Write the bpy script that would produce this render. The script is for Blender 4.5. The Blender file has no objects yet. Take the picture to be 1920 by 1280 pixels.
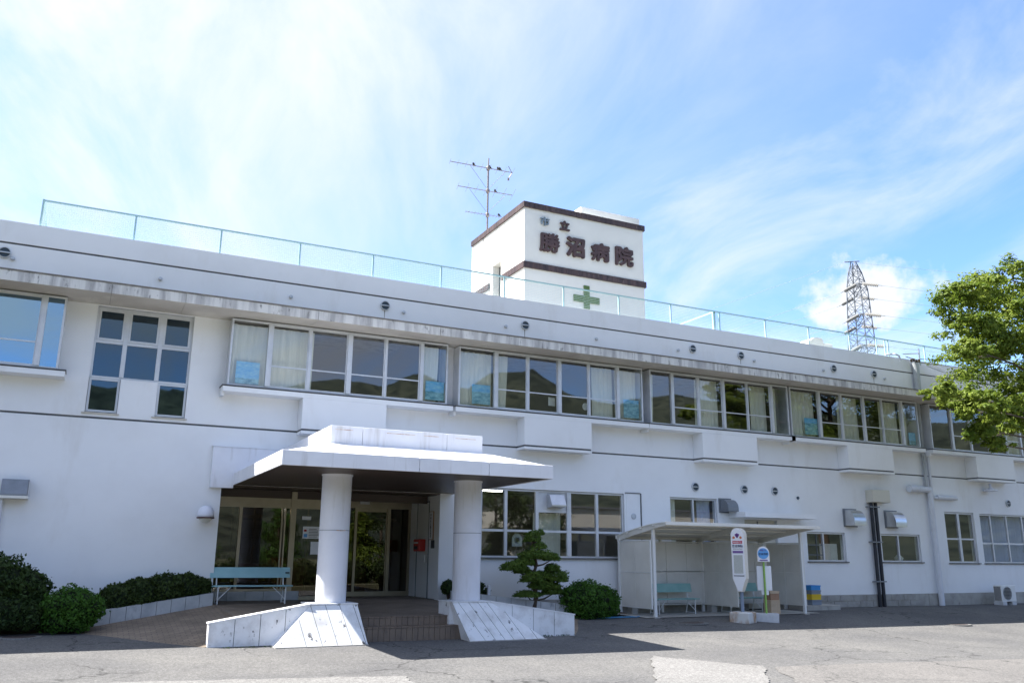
import bpy, bmesh, math, random
from mathutils import Vector, Matrix, noise as mnoise
random.seed(7)
R = math.radians
SC = bpy.context.scene
COL = SC.collection

# ------------------------------------------------------------------ camera
cam = bpy.data.objects.new('camera', bpy.data.cameras.new('camera'))
COL.objects.link(cam)
yaw, pitch, roll = .460916, .246279, .0084416
fw = Vector((math.sin(yaw)*math.cos(pitch), math.cos(yaw)*math.cos(pitch), math.sin(pitch)))
rt = Vector((math.cos(yaw), -math.sin(yaw), 0)); up = rt.cross(fw)
r2 = rt*math.cos(roll) + up*math.sin(roll); u2 = -rt*math.sin(roll) + up*math.cos(roll)
m = Matrix((r2, u2, -fw)).transposed().to_4x4(); m.translation = (0, 0, 1.6)
cam.matrix_world = m
cam.data.sensor_width = 36; cam.data.lens = 1601.09/1920*36
cam.data.clip_end = 6000; cam.data.clip_start = .1
SC.camera = cam

# ------------------------------------------------------------------ world and sun
SUN = Vector((-.60, .41, 1.0)).normalized()
EL = math.asin(SUN.z); AZ = math.atan2(SUN.x, SUN.y)
SKY_STRENGTH = .106; SUN_STRENGTH = 5.0; EXPOSURE = 1.56
W = bpy.data.worlds.new('World'); SC.world = W; W.use_nodes = True
nt = W.node_tree; N = nt.nodes; L = nt.links; N.clear()
def nd(t, **k):
    n = N.new(t)
    for a, b in k.items(): setattr(n, a, b)
    return n
out = nd('ShaderNodeOutputWorld'); bg = nd('ShaderNodeBackground'); bg.inputs[1].default_value = SKY_STRENGTH
sky = nd('ShaderNodeTexSky', sky_type='NISHITA', sun_disc=False, sun_elevation=EL, sun_rotation=AZ % (2*math.pi))
sky.air_density = 1.0; sky.dust_density = .35; sky.ozone_density = 1.9
tc = nd('ShaderNodeTexCoord'); sp = nd('ShaderNodeSeparateXYZ'); L.new(tc.outputs['Generated'], sp.inputs[0])
def mt(op, a, b=None, c=None, clamp=False):
    n = nd('ShaderNodeMath', operation=op, use_clamp=clamp)
    for i, v in enumerate((a, b, c)):
        if v is None: continue
        if isinstance(v, (int, float)): n.inputs[i].default_value = v
        else: L.new(v, n.inputs[i])
    return n.outputs[0]
# a thin high cloud sheet: directions projected on a plane overhead
den = mt('ADD', mt('MAXIMUM', sp.outputs[2], 0.0), .16)
cx = mt('DIVIDE', sp.outputs[0], den); cy = mt('DIVIDE', sp.outputs[1], den)
ca, sa = math.cos(R(-12)), math.sin(R(-12))
ux = mt('ADD', mt('MULTIPLY', cx, ca), mt('MULTIPLY', cy, sa))
uy = mt('SUBTRACT', mt('MULTIPLY', cy, ca), mt('MULTIPLY', cx, sa))
cmb = nd('ShaderNodeCombineXYZ'); L.new(mt('MULTIPLY', ux, 1.9), cmb.inputs[0]); L.new(mt('MULTIPLY', uy, .9), cmb.inputs[1])
n1 = nd('ShaderNodeTexNoise'); n1.inputs['Scale'].default_value = 1.15; n1.inputs['Detail'].default_value = 10; n1.inputs['Roughness'].default_value = .60; n1.inputs['Distortion'].default_value = .55
L.new(cmb.outputs[0], n1.inputs['Vector'])
cmb2 = nd('ShaderNodeCombineXYZ'); L.new(cx, cmb2.inputs[0]); L.new(cy, cmb2.inputs[1]); cmb2.inputs[2].default_value = 3.7
n2 = nd('ShaderNodeTexNoise'); n2.inputs['Scale'].default_value = .55; n2.inputs['Detail'].default_value = 3; n2.inputs['Roughness'].default_value = .5
L.new(cmb2.outputs[0], n2.inputs['Vector'])
wisps = mt('ADD', mt('MULTIPLY', n1.outputs[0], .75), mt('MULTIPLY', n2.outputs[0], .75))
mr = nd('ShaderNodeMapRange'); mr.inputs[1].default_value = .635; mr.inputs[2].default_value = .97; mr.inputs[3].default_value = .0; mr.inputs[4].default_value = .88; mr.interpolation_type = 'SMOOTHSTEP'
L.new(wisps, mr.inputs[0])
# brighter veil of thin cloud around the sun
sdot = nd('ShaderNodeVectorMath', operation='DOT_PRODUCT'); L.new(tc.outputs['Generated'], sdot.inputs[0]); sdot.inputs[1].default_value = SUN
veil = nd('ShaderNodeMapRange'); veil.interpolation_type = 'SMOOTHSTEP'
for i, v in ((1, .02), (2, .90), (3, 0), (4, 1.12)): veil.inputs[i].default_value = v
L.new(sdot.outputs['Value'], veil.inputs[0])
cl = mt('MAXIMUM', mr.outputs[0], mt('MULTIPLY', veil.outputs[0], mt('SUBTRACT', mt('MULTIPLY', n1.outputs[0], 3.0), .62)), clamp=True)
# one cumulus bank low behind the pylon
PY = Vector((.7447, .648, .30)).normalized()
nc = nd('ShaderNodeTexNoise'); nc.inputs['Scale'].default_value = 24; nc.inputs['Detail'].default_value = 7; nc.inputs['Roughness'].default_value = .55
L.new(tc.outputs['Generated'], nc.inputs['Vector'])
horiz = Vector((PY.y, -PY.x, 0)).normalized(); vert = horiz.cross(PY)
def lin(v):
    n = nd('ShaderNodeVectorMath', operation='DOT_PRODUCT'); L.new(tc.outputs['Generated'], n.inputs[0]); n.inputs[1].default_value = v; return n.outputs['Value']
a_ = mt('DIVIDE', mt('ADD', lin(horiz), -.004), .064); b_ = mt('DIVIDE', mt('ADD', lin(vert), .016), .036)
rad = mt('SQRT', mt('ADD', mt('MULTIPLY', a_, a_), mt('MULTIPLY', b_, b_)))
puff = mt('ADD', rad, mt('MULTIPLY', mt('SUBTRACT', nc.outputs[0], .5), 3.4))
pm = nd('ShaderNodeMapRange'); pm.interpolation_type = 'SMOOTHSTEP'
for i, v in ((1, 1.3), (2, .40), (3, 0), (4, 1.0)): pm.inputs[i].default_value = v
L.new(puff, pm.inputs[0])
front = mt('GREATER_THAN', lin(PY), 0)
cl = mt('MAXIMUM', cl, mt('MULTIPLY', pm.outputs[0], front))
mix = nd('ShaderNodeMix', data_type='RGBA'); L.new(cl, mix.inputs[0]); 
tint = nd('ShaderNodeMix', data_type='RGBA', blend_type='MULTIPLY'); tint.inputs[0].default_value = 1; L.new(sky.outputs[0], tint.inputs[6]); tint.inputs[7].default_value = (.70, .865, 1.15, 1)   # clear blue air over the whole dome
L.new(tint.outputs[2], mix.inputs[6])
mix.inputs[7].default_value = (3.2, 3.4, 3.75, 1)
L.new(mix.outputs[2], bg.inputs[0]); L.new(bg.outputs[0], out.inputs[0])

sun = bpy.data.objects.new('sun', bpy.data.lights.new('sun', 'SUN')); COL.objects.link(sun)
sun.data.energy = SUN_STRENGTH; sun.data.angle = R(.53); sun.data.color = (1.0, .95, .88)
sun.rotation_euler = SUN.to_track_quat('Z', 'Y').to_euler(); sun.location = (-20, 20, 40)
vs = SC.view_settings; vs.view_transform = 'Standard'; vs.look = 'None'; vs.gamma = 1; vs.exposure = EXPOSURE; vs.use_curve_mapping = False
SC.cycles.max_bounces = 10; SC.cycles.transparent_max_bounces = 24; SC.cycles.caustics_reflective = False; SC.cycles.caustics_refractive = False

# ------------------------------------------------------------------ materials
MATS = {}
def newmat(name):
    ma = bpy.data.materials.new(name); ma.use_nodes = True; t = ma.node_tree; t.nodes.clear()
    o = t.nodes.new('ShaderNodeOutputMaterial'); MATS[name] = ma
    return ma, t, o
def nn(t, ty, ins=None, **k):
    n = t.nodes.new(ty)
    for a, b in k.items(): setattr(n, a, b)
    for i, v in (ins or {}).items():
        if hasattr(v, 'is_output'): t.links.new(v, n.inputs[i])
        else: n.inputs[i].default_value = v
    return n
def rgba(c): return (c[0], c[1], c[2], 1)
def mat(name, col, rough=.6, metal=0., col2=None, scale=4., lo=.4, hi=.7, stretch=(1, 1, 1), bump=0., bscale=60., detail=6, spec=.4, col3=None, scale3=.5, lo3=.5, hi3=.8, st3=(1, 1, 1)):
    ma, t, o = newmat(name)
    p = nn(t, 'ShaderNodeBsdfPrincipled', {'Base Color': rgba(col), 'Roughness': rough, 'Metallic': metal, 'Specular IOR Level': spec})
    g = nn(t, 'ShaderNodeNewGeometry')
    src = None
    def layer(src, c, sc, lo, hi, st, base):
        mp = nn(t, 'ShaderNodeMapping', {'Vector': g.outputs['Position'], 'Scale': st})
        ns = nn(t, 'ShaderNodeTexNoise', {'Vector': mp.outputs[0], 'Scale': sc, 'Detail': detail, 'Roughness': .6})
        rg = nn(t, 'ShaderNodeMapRange', {0: ns.outputs[0], 1: lo, 2: hi})
        mx = nn(t, 'ShaderNodeMix', {0: rg.outputs[0], 6: src if src is not None else rgba(base), 7: rgba(c)}, data_type='RGBA')
        return mx.outputs[2]
    if col2: src = layer(src, col2, scale, lo, hi, stretch, col)
    if col3: src = layer(src, col3, scale3, lo3, hi3, st3, col)
    if src is not None: t.links.new(src, p.inputs['Base Color'])
    if bump:
        ns = nn(t, 'ShaderNodeTexNoise', {'Vector': g.outputs['Position'], 'Scale': bscale, 'Detail': 4})
        bp = nn(t, 'ShaderNodeBump', {'Height': ns.outputs[0], 'Strength': bump, 'Distance': .02})
        t.links.new(bp.outputs[0], p.inputs['Normal'])
    t.links.new(p.outputs[0], o.inputs[0])
    return ma
def glass(name, tint, ior, refl=(1, 1, 1), wob=.0):
    ma, t, o = newmat(name)
    tr = nn(t, 'ShaderNodeBsdfTransparent', {0: rgba(tint)}); gl = nn(t, 'ShaderNodeBsdfGlossy', {0: rgba(refl), 'Roughness': .015})
    fr = nn(t, 'ShaderNodeFresnel', {'IOR': ior}); g = nn(t, 'ShaderNodeNewGeometry')
    if wob:
        ns = nn(t, 'ShaderNodeTexNoise', {'Vector': g.outputs['Position'], 'Scale': .9, 'Detail': 1})
        bp = nn(t, 'ShaderNodeBump', {'Height': ns.outputs[0], 'Strength': wob, 'Distance': .02}); t.links.new(bp.outputs[0], gl.inputs['Normal'])
    fb = nn(t, 'ShaderNodeMath', {0: 1.0, 1: g.outputs['Backfacing']}, operation='SUBTRACT')
    fc = nn(t, 'ShaderNodeMath', {0: fr.outputs[0], 1: fb.outputs[0]}, operation='MULTIPLY')
    mx = nn(t, 'ShaderNodeMixShader', {0: fc.outputs[0], 1: tr.outputs[0], 2: gl.outputs[0]}); t.links.new(mx.outputs[0], o.inputs[0])
    return ma
def leafmat(name, c1, c2, trans=.35, scale=3.):
    ma, t, o = newmat(name)
    g = nn(t, 'ShaderNodeNewGeometry')
    ns = nn(t, 'ShaderNodeTexNoise', {'Vector': g.outputs['Position'], 'Scale': scale, 'Detail': 3})
    rp = nn(t, 'ShaderNodeMapRange', {0: ns.outputs[0], 1: .35, 2: .65})
    ri = nn(t, 'ShaderNodeMath', {0: rp.outputs[0], 1: g.outputs['Random Per Island']}, operation='ADD'); rj = nn(t, 'ShaderNodeMath', {0: ri.outputs[0], 1: .5}, operation='MULTIPLY')
    mx = nn(t, 'ShaderNodeMix', {0: rj.outputs[0], 6: rgba(c1), 7: rgba(c2)}, data_type='RGBA')
    d = nn(t, 'ShaderNodeBsdfPrincipled', {'Base Color': mx.outputs[2], 'Roughness': .55, 'Specular IOR Level': .25})
    tl = nn(t, 'ShaderNodeBsdfTranslucent', {0: mx.outputs[2]})
    ms = nn(t, 'ShaderNodeMixShader', {0: trans, 1: d.outputs[0], 2: tl.outputs[0]}); t.links.new(ms.outputs[0], o.inputs[0])
    return ma
def emit(name, col, s):
    ma, t, o = newmat(name); e = nn(t, 'ShaderNodeEmission', {0: rgba(col), 1: s}); t.links.new(e.outputs[0], o.inputs[0]); return ma

mat('wall', (.82, .835, .85), .85, col2=(.76, .77, .78), scale=.7, lo=.45, hi=.8, bump=.10, bscale=45, col3=(.70, .695, .68), scale3=.9, lo3=.56, hi3=.82, st3=(1.3, 1, .40), spec=.2)
mat('groove', (.10, .11, .12), .8, col2=(.17, .17, .17), scale=3)
mat('eave_stain', (.70, .69, .66), .9, col2=(.40, .39, .385), scale=1.1, lo=.44, hi=.64, stretch=(4.2, 1, .45), bump=.3, bscale=25, col3=(.17, .165, .16), scale3=2.6, lo3=.60, hi3=.72, st3=(3.2, 1, 1.2))
mat('eave_top', (.16, .15, .14), .9, col2=(.3, .28, .25), scale=3)
mat('soffit', (.60, .57, .51), .9, col2=(.47, .44, .39), scale=.9, lo=.4, hi=.75, col3=(.68, .65, .58), scale3=.8, lo3=.58, hi3=.7)
mat('frame', (.66, .68, .71), .4, .25, col2=(.55, .57, .6), scale=2)
mat('frame_dark', (.12, .135, .15), .5, .3)
mat('flashing', (.10, .105, .11), .6, .3, col2=(.2, .2, .2), scale=3)
glass('glass', (.93, .945, .93), 2.1, wob=.015)
glass('glass_film', (.35, .45, .55), 4.0, (.55, .82, 1.0), wob=.015)
glass('glass_blue', (.30, .42, .52), 1.95, (.62, .85, 1.0), wob=.015)
glass('glass_bronze', (.55, .51, .42), 1.75, wob=.02)
mat('curtain', (.74, .73, .64), .95, col2=(.64, .64, .55), scale=3, stretch=(6, 1, .3))
mat('curtain_blue', (.42, .47, .66), .95)
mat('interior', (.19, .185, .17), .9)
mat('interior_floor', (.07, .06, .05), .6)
mat('brown_tile', (.090, .060, .060), .55, col2=(.048, .035, .040), scale=1.6, lo=.4, hi=.6, stretch=(3.5, 3.5, .6), col3=(.30, .22, .19), scale3=4, lo3=.62, hi3=.8, st3=(2.5, 2.5, 1))
mat('tower_wall', (.80, .805, .78), .85, col2=(.75, .75, .73), scale=.9, bump=.08, bscale=40, spec=.2)
mat('letter', (.070, .042, .044), .5, col2=(.105, .062, .060), scale=3)
mat('letter_faded', (.20, .27, .34), .5, .2, col2=(.36, .42, .48), scale=12)
mat('green_cross', (.085, .15, .04), .5, col2=(.11, .18, .05), scale=5)
mat('metal_white', (.78, .79, .83), .45, .0, col2=(.70, .71, .75), scale=1.3, col3=(.52, .51, .50), scale3=2.6, lo3=.56, hi3=.82, st3=(2.2, 2.2, .22))
mat('rust', (.42, .20, .07), .9, col2=(.66, .56, .46), scale=9, lo=.4, hi=.55)
mat('soffit_dark', (.055, .036, .027), .42, col2=(.042, .028, .022), scale=1.0, stretch=(.3, 3, 1), spec=.5)
mat('column', (.72, .73, .78), .55, col2=(.66, .67, .71), scale=1.5, col3=(.50, .49, .47), scale3=3, lo3=.58, hi3=.85, st3=(2.2, 2.2, .25))
mat('ramp_panel', (.78, .79, .80), .7, col2=(.54, .53, .52), scale=2.6, lo=.48, hi=.74, bump=.2, col3=(.10, .10, .10), scale3=6.5, lo3=.625, hi3=.68, st3=(1, 1, .8))
mat('planter_panel', (.50, .52, .53), .85, col2=(.36, .38, .40), scale=2.6, lo=.4, hi=.7, bump=.2, col3=(.14, .15, .16), scale3=4, lo3=.6, hi3=.75, st3=(1.2, 1.2, .45))
mat('joint', (.06, .06, .06), .9)
mat('bronze', (.40, .35, .26), .38, .55, col2=(.33, .29, .21), scale=2)
mat('bench_teal', (.23, .44, .41), .5, col2=(.29, .50, .47), scale=4, col3=(.42, .52, .48), scale3=9, lo3=.68, hi3=.8)
mat('bench_blue', (.28, .50, .55), .5, col2=(.33, .55, .59), scale=4, col3=(.45, .58, .6), scale3=9, lo3=.68, hi3=.8)
mat('steel_white', (.74, .75, .74), .45)
mat('shelter', (.76, .75, .70), .55, col2=(.66, .65, .60), scale=1.8, col3=(.46, .44, .39), scale3=3, lo3=.65, hi3=.85, st3=(1.5, 1.5, .3))
mat('shelter_panel', (.74, .73, .68), .5, col2=(.66, .65, .60), scale=1.6, col3=(.44, .43, .40), scale3=3, lo3=.66, hi3=.9, st3=(2, 2, .3))
mat('concrete', (.42, .41, .38), .9, col2=(.30, .29, .27), scale=2.5, bump=.3, col3=(.18, .17, .16), scale3=4, lo3=.6, hi3=.8)
mat('block', (.36, .35, .33), .95, col2=(.25, .24, .22), scale=3, bump=.4)
mat('base_rust', (.60, .60, .58), .85, col2=(.34, .20, .10), scale=3.4, lo=.50, hi=.66, bump=.2, stretch=(1, 1, .5))
mat('base_grey', (.58, .60, .62), .8, col2=(.46, .47, .49), scale=4)
mat('pole_blue', (.20, .25, .33), .5)
mat('pole_green', (.25, .46, .10), .5)
mat('sign_white', (.78, .80, .84), .4)
mat('sign_side', (.70, .66, .58), .5)
mat('red', (.48, .03, .025), .45, col2=(.38, .025, .02), scale=6)
mat('sign_red', (.48, .035, .07), .5); mat('sign_navy', (.03, .05, .12), .5); mat('sign_purple', (.17, .10, .30), .5)
mat('sign_blue', (.12, .36, .72), .5); mat('sign_orange', (.60, .18, .07), .5); mat('sign_violet', (.16, .06, .26), .5)
mat('paper', (.62, .63, .60), .8); mat('paper_grey', (.42, .45, .43), .8, col2=(.55, .57, .54), scale=30, stretch=(1, 1, 3))
mat('ink', (.05, .05, .06), .8); mat('wood', (.34, .16, .07), .6, col2=(.26, .12, .05), scale=5, stretch=(4, 4, .4))
mat('black_pipe', (.016, .020, .03), .4)
mat('pipe_white', (.66, .69, .75), .5, col2=(.60, .62, .67), scale=2)
mat('pipe_grey', (.42, .45, .47), .5, col2=(.34, .36, .38), scale=3)
mat('steel', (.62, .63, .64), .28, .9, col2=(.52, .53, .55), scale=3)
mat('steel_dull', (.24, .26, .29), .5, .4, col2=(.19, .21, .23), scale=4)
mat('vent_dark', (.045, .07, .095), .5); mat('vent_rim', (.50, .53, .56), .5, .3)
mat('box_beige', (.60, .58, .50), .6)
mat('fence', (.40, .62, .64), .5, col2=(.46, .66, .66), scale=3)
mat('wire', (.45, .62, .66), .5)
mat('antenna', (.22, .20, .20), .5, .5)
mat('bird', (.02, .02, .024), .7)
mat('pylon', (.12, .14, .17), .6, .3); mat('insulator', (.28, .28, .27), .4); mat('cable', (.10, .10, .11), .6); mat('far_cable', (.36, .38, .42), .6)
mat('tank', (.74, .73, .66), .6)
mat('blue_plastic', (.035, .26, .62), .45); mat('yellow_plastic', (.68, .46, .02), .45); mat('grey_plastic', (.20, .24, .30), .5)
mat('cardboard', (.55, .43, .30), .85, col2=(.46, .35, .24), scale=5); mat('cardboard_brown', (.36, .22, .14), .8)
mat('hose', (.06, .22, .40), .5)
mat('iron', (.07, .06, .055), .7, .3, col2=(.12, .09, .08), scale=20, bump=.5, bscale=50)
mat('soil', (.10, .075, .05), 1, col2=(.06, .05, .035), scale=6, bump=.5, bscale=20)
mat('trunk', (.11, .085, .06), .95, col2=(.06, .045, .035), scale=9, stretch=(1, 1, .3), bump=.6, bscale=30)
mat('house_white', (.62, .60, .56), .8); mat('house_roof', (.16, .17, .2), .7); mat('hill', (.030, .042, .030), 1, col2=(.060, .072, .050), scale=.022, lo=.4, hi=.62, col3=(.012, .020, .014), scale3=.085, lo3=.46, hi3=.60)
mat('field', (.09, .11, .05), 1, col2=(.14, .12, .08), scale=.1)
mat('lens', (.7, .7, .66), .3); mat('lamp_rim', (.07, .03, .03), .5); mat('lamp_white', (.72, .75, .84), .4)
emit('tube_light', (1, .96, .85), 6.0)
leafmat('leaf_tree', (.080, .145, .016), (.24, .30, .04), .45, 1.1)
leafmat('leaf_dark', (.018, .042, .010), (.05, .085, .02), .25, 2.5)
leafmat('leaf_bush', (.032, .095, .010), (.075, .17, .02), .25, 2.5)
leafmat('leaf_hedge', (.025, .05, .010), (.06, .09, .02), .25, 2.5)
leafmat('leaf_pine', (.05, .115, .016), (.16, .235, .04), .25, 3)
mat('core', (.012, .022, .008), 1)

# asphalt: speckled stone, broad wear, thin cracks
def asphalt(name, c0, c1, crack=True):
    ma, t, o = newmat(name); g = nn(t, 'ShaderNodeNewGeometry'); P = g.outputs['Position']
    big = nn(t, 'ShaderNodeTexNoise', {'Vector': P, 'Scale': .35, 'Detail': 6, 'Roughness': .6}); br = nn(t, 'ShaderNodeMapRange', {0: big.outputs[0], 1: .35, 2: .68})
    mx = nn(t, 'ShaderNodeMix', {0: br.outputs[0], 6: rgba(c0), 7: rgba(c1)}, data_type='RGBA')
    fine = nn(t, 'ShaderNodeTexVoronoi', {'Vector': P, 'Scale': 70}); 
    ft = nn(t, 'ShaderNodeMix', {0: .30, 6: mx.outputs[2], 7: fine.outputs['Color']}, data_type='RGBA', blend_type='SOFT_LIGHT')
    bw = nn(t, 'ShaderNodeRGBToBW', {0: fine.outputs['Color']})
    k = nn(t, 'ShaderNodeMapRange', {0: bw.outputs[0], 1: .15, 2: .9, 3: .70, 4: 1.28})
    ml = nn(t, 'ShaderNodeMix', {0: 1., 6: mx.outputs[2], 7: k.outputs[0]}, data_type='RGBA', blend_type='MULTIPLY')
    g2 = nn(t, 'ShaderNodeTexVoronoi', {'Vector': P, 'Scale': 27}); bw2 = nn(t, 'ShaderNodeRGBToBW', {0: g2.outputs['Color']}); k2 = nn(t, 'ShaderNodeMapRange', {0: bw2.outputs[0], 1: .1, 2: .9, 3: .80, 4: 1.20})
    ml2 = nn(t, 'ShaderNodeMix', {0: 1., 6: ml.outputs[2], 7: k2.outputs[0]}, data_type='RGBA', blend_type='MULTIPLY')
    col = ml2.outputs[2]
    st = nn(t, 'ShaderNodeTexNoise', {'Vector': P, 'Scale': 1.3, 'Detail': 5, 'Roughness': .65}); sr = nn(t, 'ShaderNodeMapRange', {0: st.outputs[0], 1: .62, 2: .78, 3: 0, 4: .35})
    m2 = nn(t, 'ShaderNodeMix', {0: sr.outputs[0], 6: col, 7: rgba([v*.45 for v in c0])}, data_type='RGBA'); col = m2.outputs[2]
    if crack:
        wv = nn(t, 'ShaderNodeTexNoise', {'Vector': P, 'Scale': 1.5, 'Detail': 4})
        ad = nn(t, 'ShaderNodeVectorMath', {0: P, 1: wv.outputs['Color']}, operation='ADD')
        vo = nn(t, 'ShaderNodeTexVoronoi', {'Vector': ad.outputs[0], 'Scale': .33}, feature='DISTANCE_TO_EDGE')
        cr = nn(t, 'ShaderNodeMapRange', {0: vo.outputs['Distance'], 1: .002, 2: .009, 3: .8, 4: 0})
        ms = nn(t, 'ShaderNodeTexNoise', {'Vector': P, 'Scale': .25}); mr_ = nn(t, 'ShaderNodeMapRange', {0: ms.outputs[0], 1: .42, 2: .55})
        cf = nn(t, 'ShaderNodeMath', {0: cr.outputs[0], 1: mr_.outputs[0]}, operation='MULTIPLY')
        m3 = nn(t, 'ShaderNodeMix', {0: cf.outputs[0], 6: col, 7: (.03, .03, .03, 1)}, data_type='RGBA'); col = m3.outputs[2]
    p = nn(t, 'ShaderNodeBsdfPrincipled', {'Base Color': col, 'Roughness': .9, 'Specular IOR Level': .25})
    bp = nn(t, 'ShaderNodeBump', {'Height': fine.outputs['Distance'], 'Strength': .35, 'Distance': .008}); t.links.new(bp.outputs[0], p.inputs['Normal'])
    t.links.new(p.outputs[0], o.inputs[0])
asphalt('asphalt', (.100, .100, .102), (.141, .139, .135))
asphalt('asphalt_light', (.165, .163, .158), (.205, .202, .197), False)
asphalt('asphalt_warm', (.13, .126, .122), (.165, .158, .151), True)
# small paving bricks on the ramp
def paving():
    ma, t, o = newmat('paving'); g = nn(t, 'ShaderNodeNewGeometry')
    mp = nn(t, 'ShaderNodeMapping', {'Vector': g.outputs['Position']})
    b = nn(t, 'ShaderNodeTexBrick', {'Vector': mp.outputs[0], 'Color1': (.20, .155, .115, 1), 'Color2': (.26, .205, .155, 1), 'Mortar': (.10, .085, .07, 1), 'Scale': 1, 'Mortar Size': .006, 'Brick Width': .2, 'Row Height': .1})
    ns = nn(t, 'ShaderNodeTexNoise', {'Vector': g.outputs['Position'], 'Scale': 1.2, 'Detail': 5}); k = nn(t, 'ShaderNodeMapRange', {0: ns.outputs[0], 1: .3, 2: .7, 3: .75, 4: 1.2})
    ml = nn(t, 'ShaderNodeMix', {0: 1., 6: b.outputs[0], 7: k.outputs[0]}, data_type='RGBA', blend_type='MULTIPLY')
    p = nn(t, 'ShaderNodeBsdfPrincipled', {'Base Color': ml.outputs[2], 'Roughness': .75})
    bp = nn(t, 'ShaderNodeBump', {'Height': b.outputs['Fac'], 'Strength': -.4, 'Distance': .004}); t.links.new(bp.outputs[0], p.inputs['Normal'])
    t.links.new(p.outputs[0], o.inputs[0])
paving()
mat('step_tile', (.20, .15, .11), .65, col2=(.15, .115, .09), scale=3, col3=(.12, .09, .07), scale3=6, lo3=.6, hi3=.8)
# printed landscape posters, sun-bleached to cyan
def poster_mat(name, seed, hz):
    ma, t, o = newmat(name); g = nn(t, 'ShaderNodeTexCoord'); s = nn(t, 'ShaderNodeSeparateXYZ', {0: g.outputs['Generated']})
    mp = nn(t, 'ShaderNodeMapping', {'Vector': g.outputs['Generated'], 'Location': (seed, seed*2, seed*3), 'Scale': (1.0, 1, 2.2)})
    n1 = nn(t, 'ShaderNodeTexNoise', {'Vector': mp.outputs[0], 'Scale': 3.2, 'Detail': 8, 'Roughness': .7})
    skyc = nn(t, 'ShaderNodeValToRGB', {0: n1.outputs[0]}); e = skyc.color_ramp.elements
    e[0].position = .35; e[0].color = (.03, .38, .80, 1); e[1].position = .75; e[1].color = (.40, .76, .92, 1)
    grc = nn(t, 'ShaderNodeValToRGB', {0: n1.outputs[0]}); e = grc.color_ramp.elements
    e[0].position = .38; e[0].color = (.02, .22, .34, 1); e[1].position = .66; e[1].color = (.34, .68, .80, 1)
    rel = nn(t, 'ShaderNodeMath', {0: n1.outputs[0], 1: .28}, operation='MULTIPLY'); hh = nn(t, 'ShaderNodeMath', {0: s.outputs[2], 1: rel.outputs[0]}, operation='ADD')
    f = nn(t, 'ShaderNodeMapRange', {0: hh.outputs[0], 1: hz+.12, 2: hz+.16})
    mx = nn(t, 'ShaderNodeMix', {0: f.outputs[0], 6: grc.outputs[0], 7: skyc.outputs[0]}, data_type='RGBA')
    p = nn(t, 'ShaderNodeBsdfPrincipled', {'Base Color': mx.outputs[2], 'Roughness': .4}); t.links.new(p.outputs[0], o.inputs[0])
for i, hz in enumerate((.25, .42, .62, .8, .7, .35)): poster_mat('poster%d' % i, 1.7*i+.4, hz)

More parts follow.
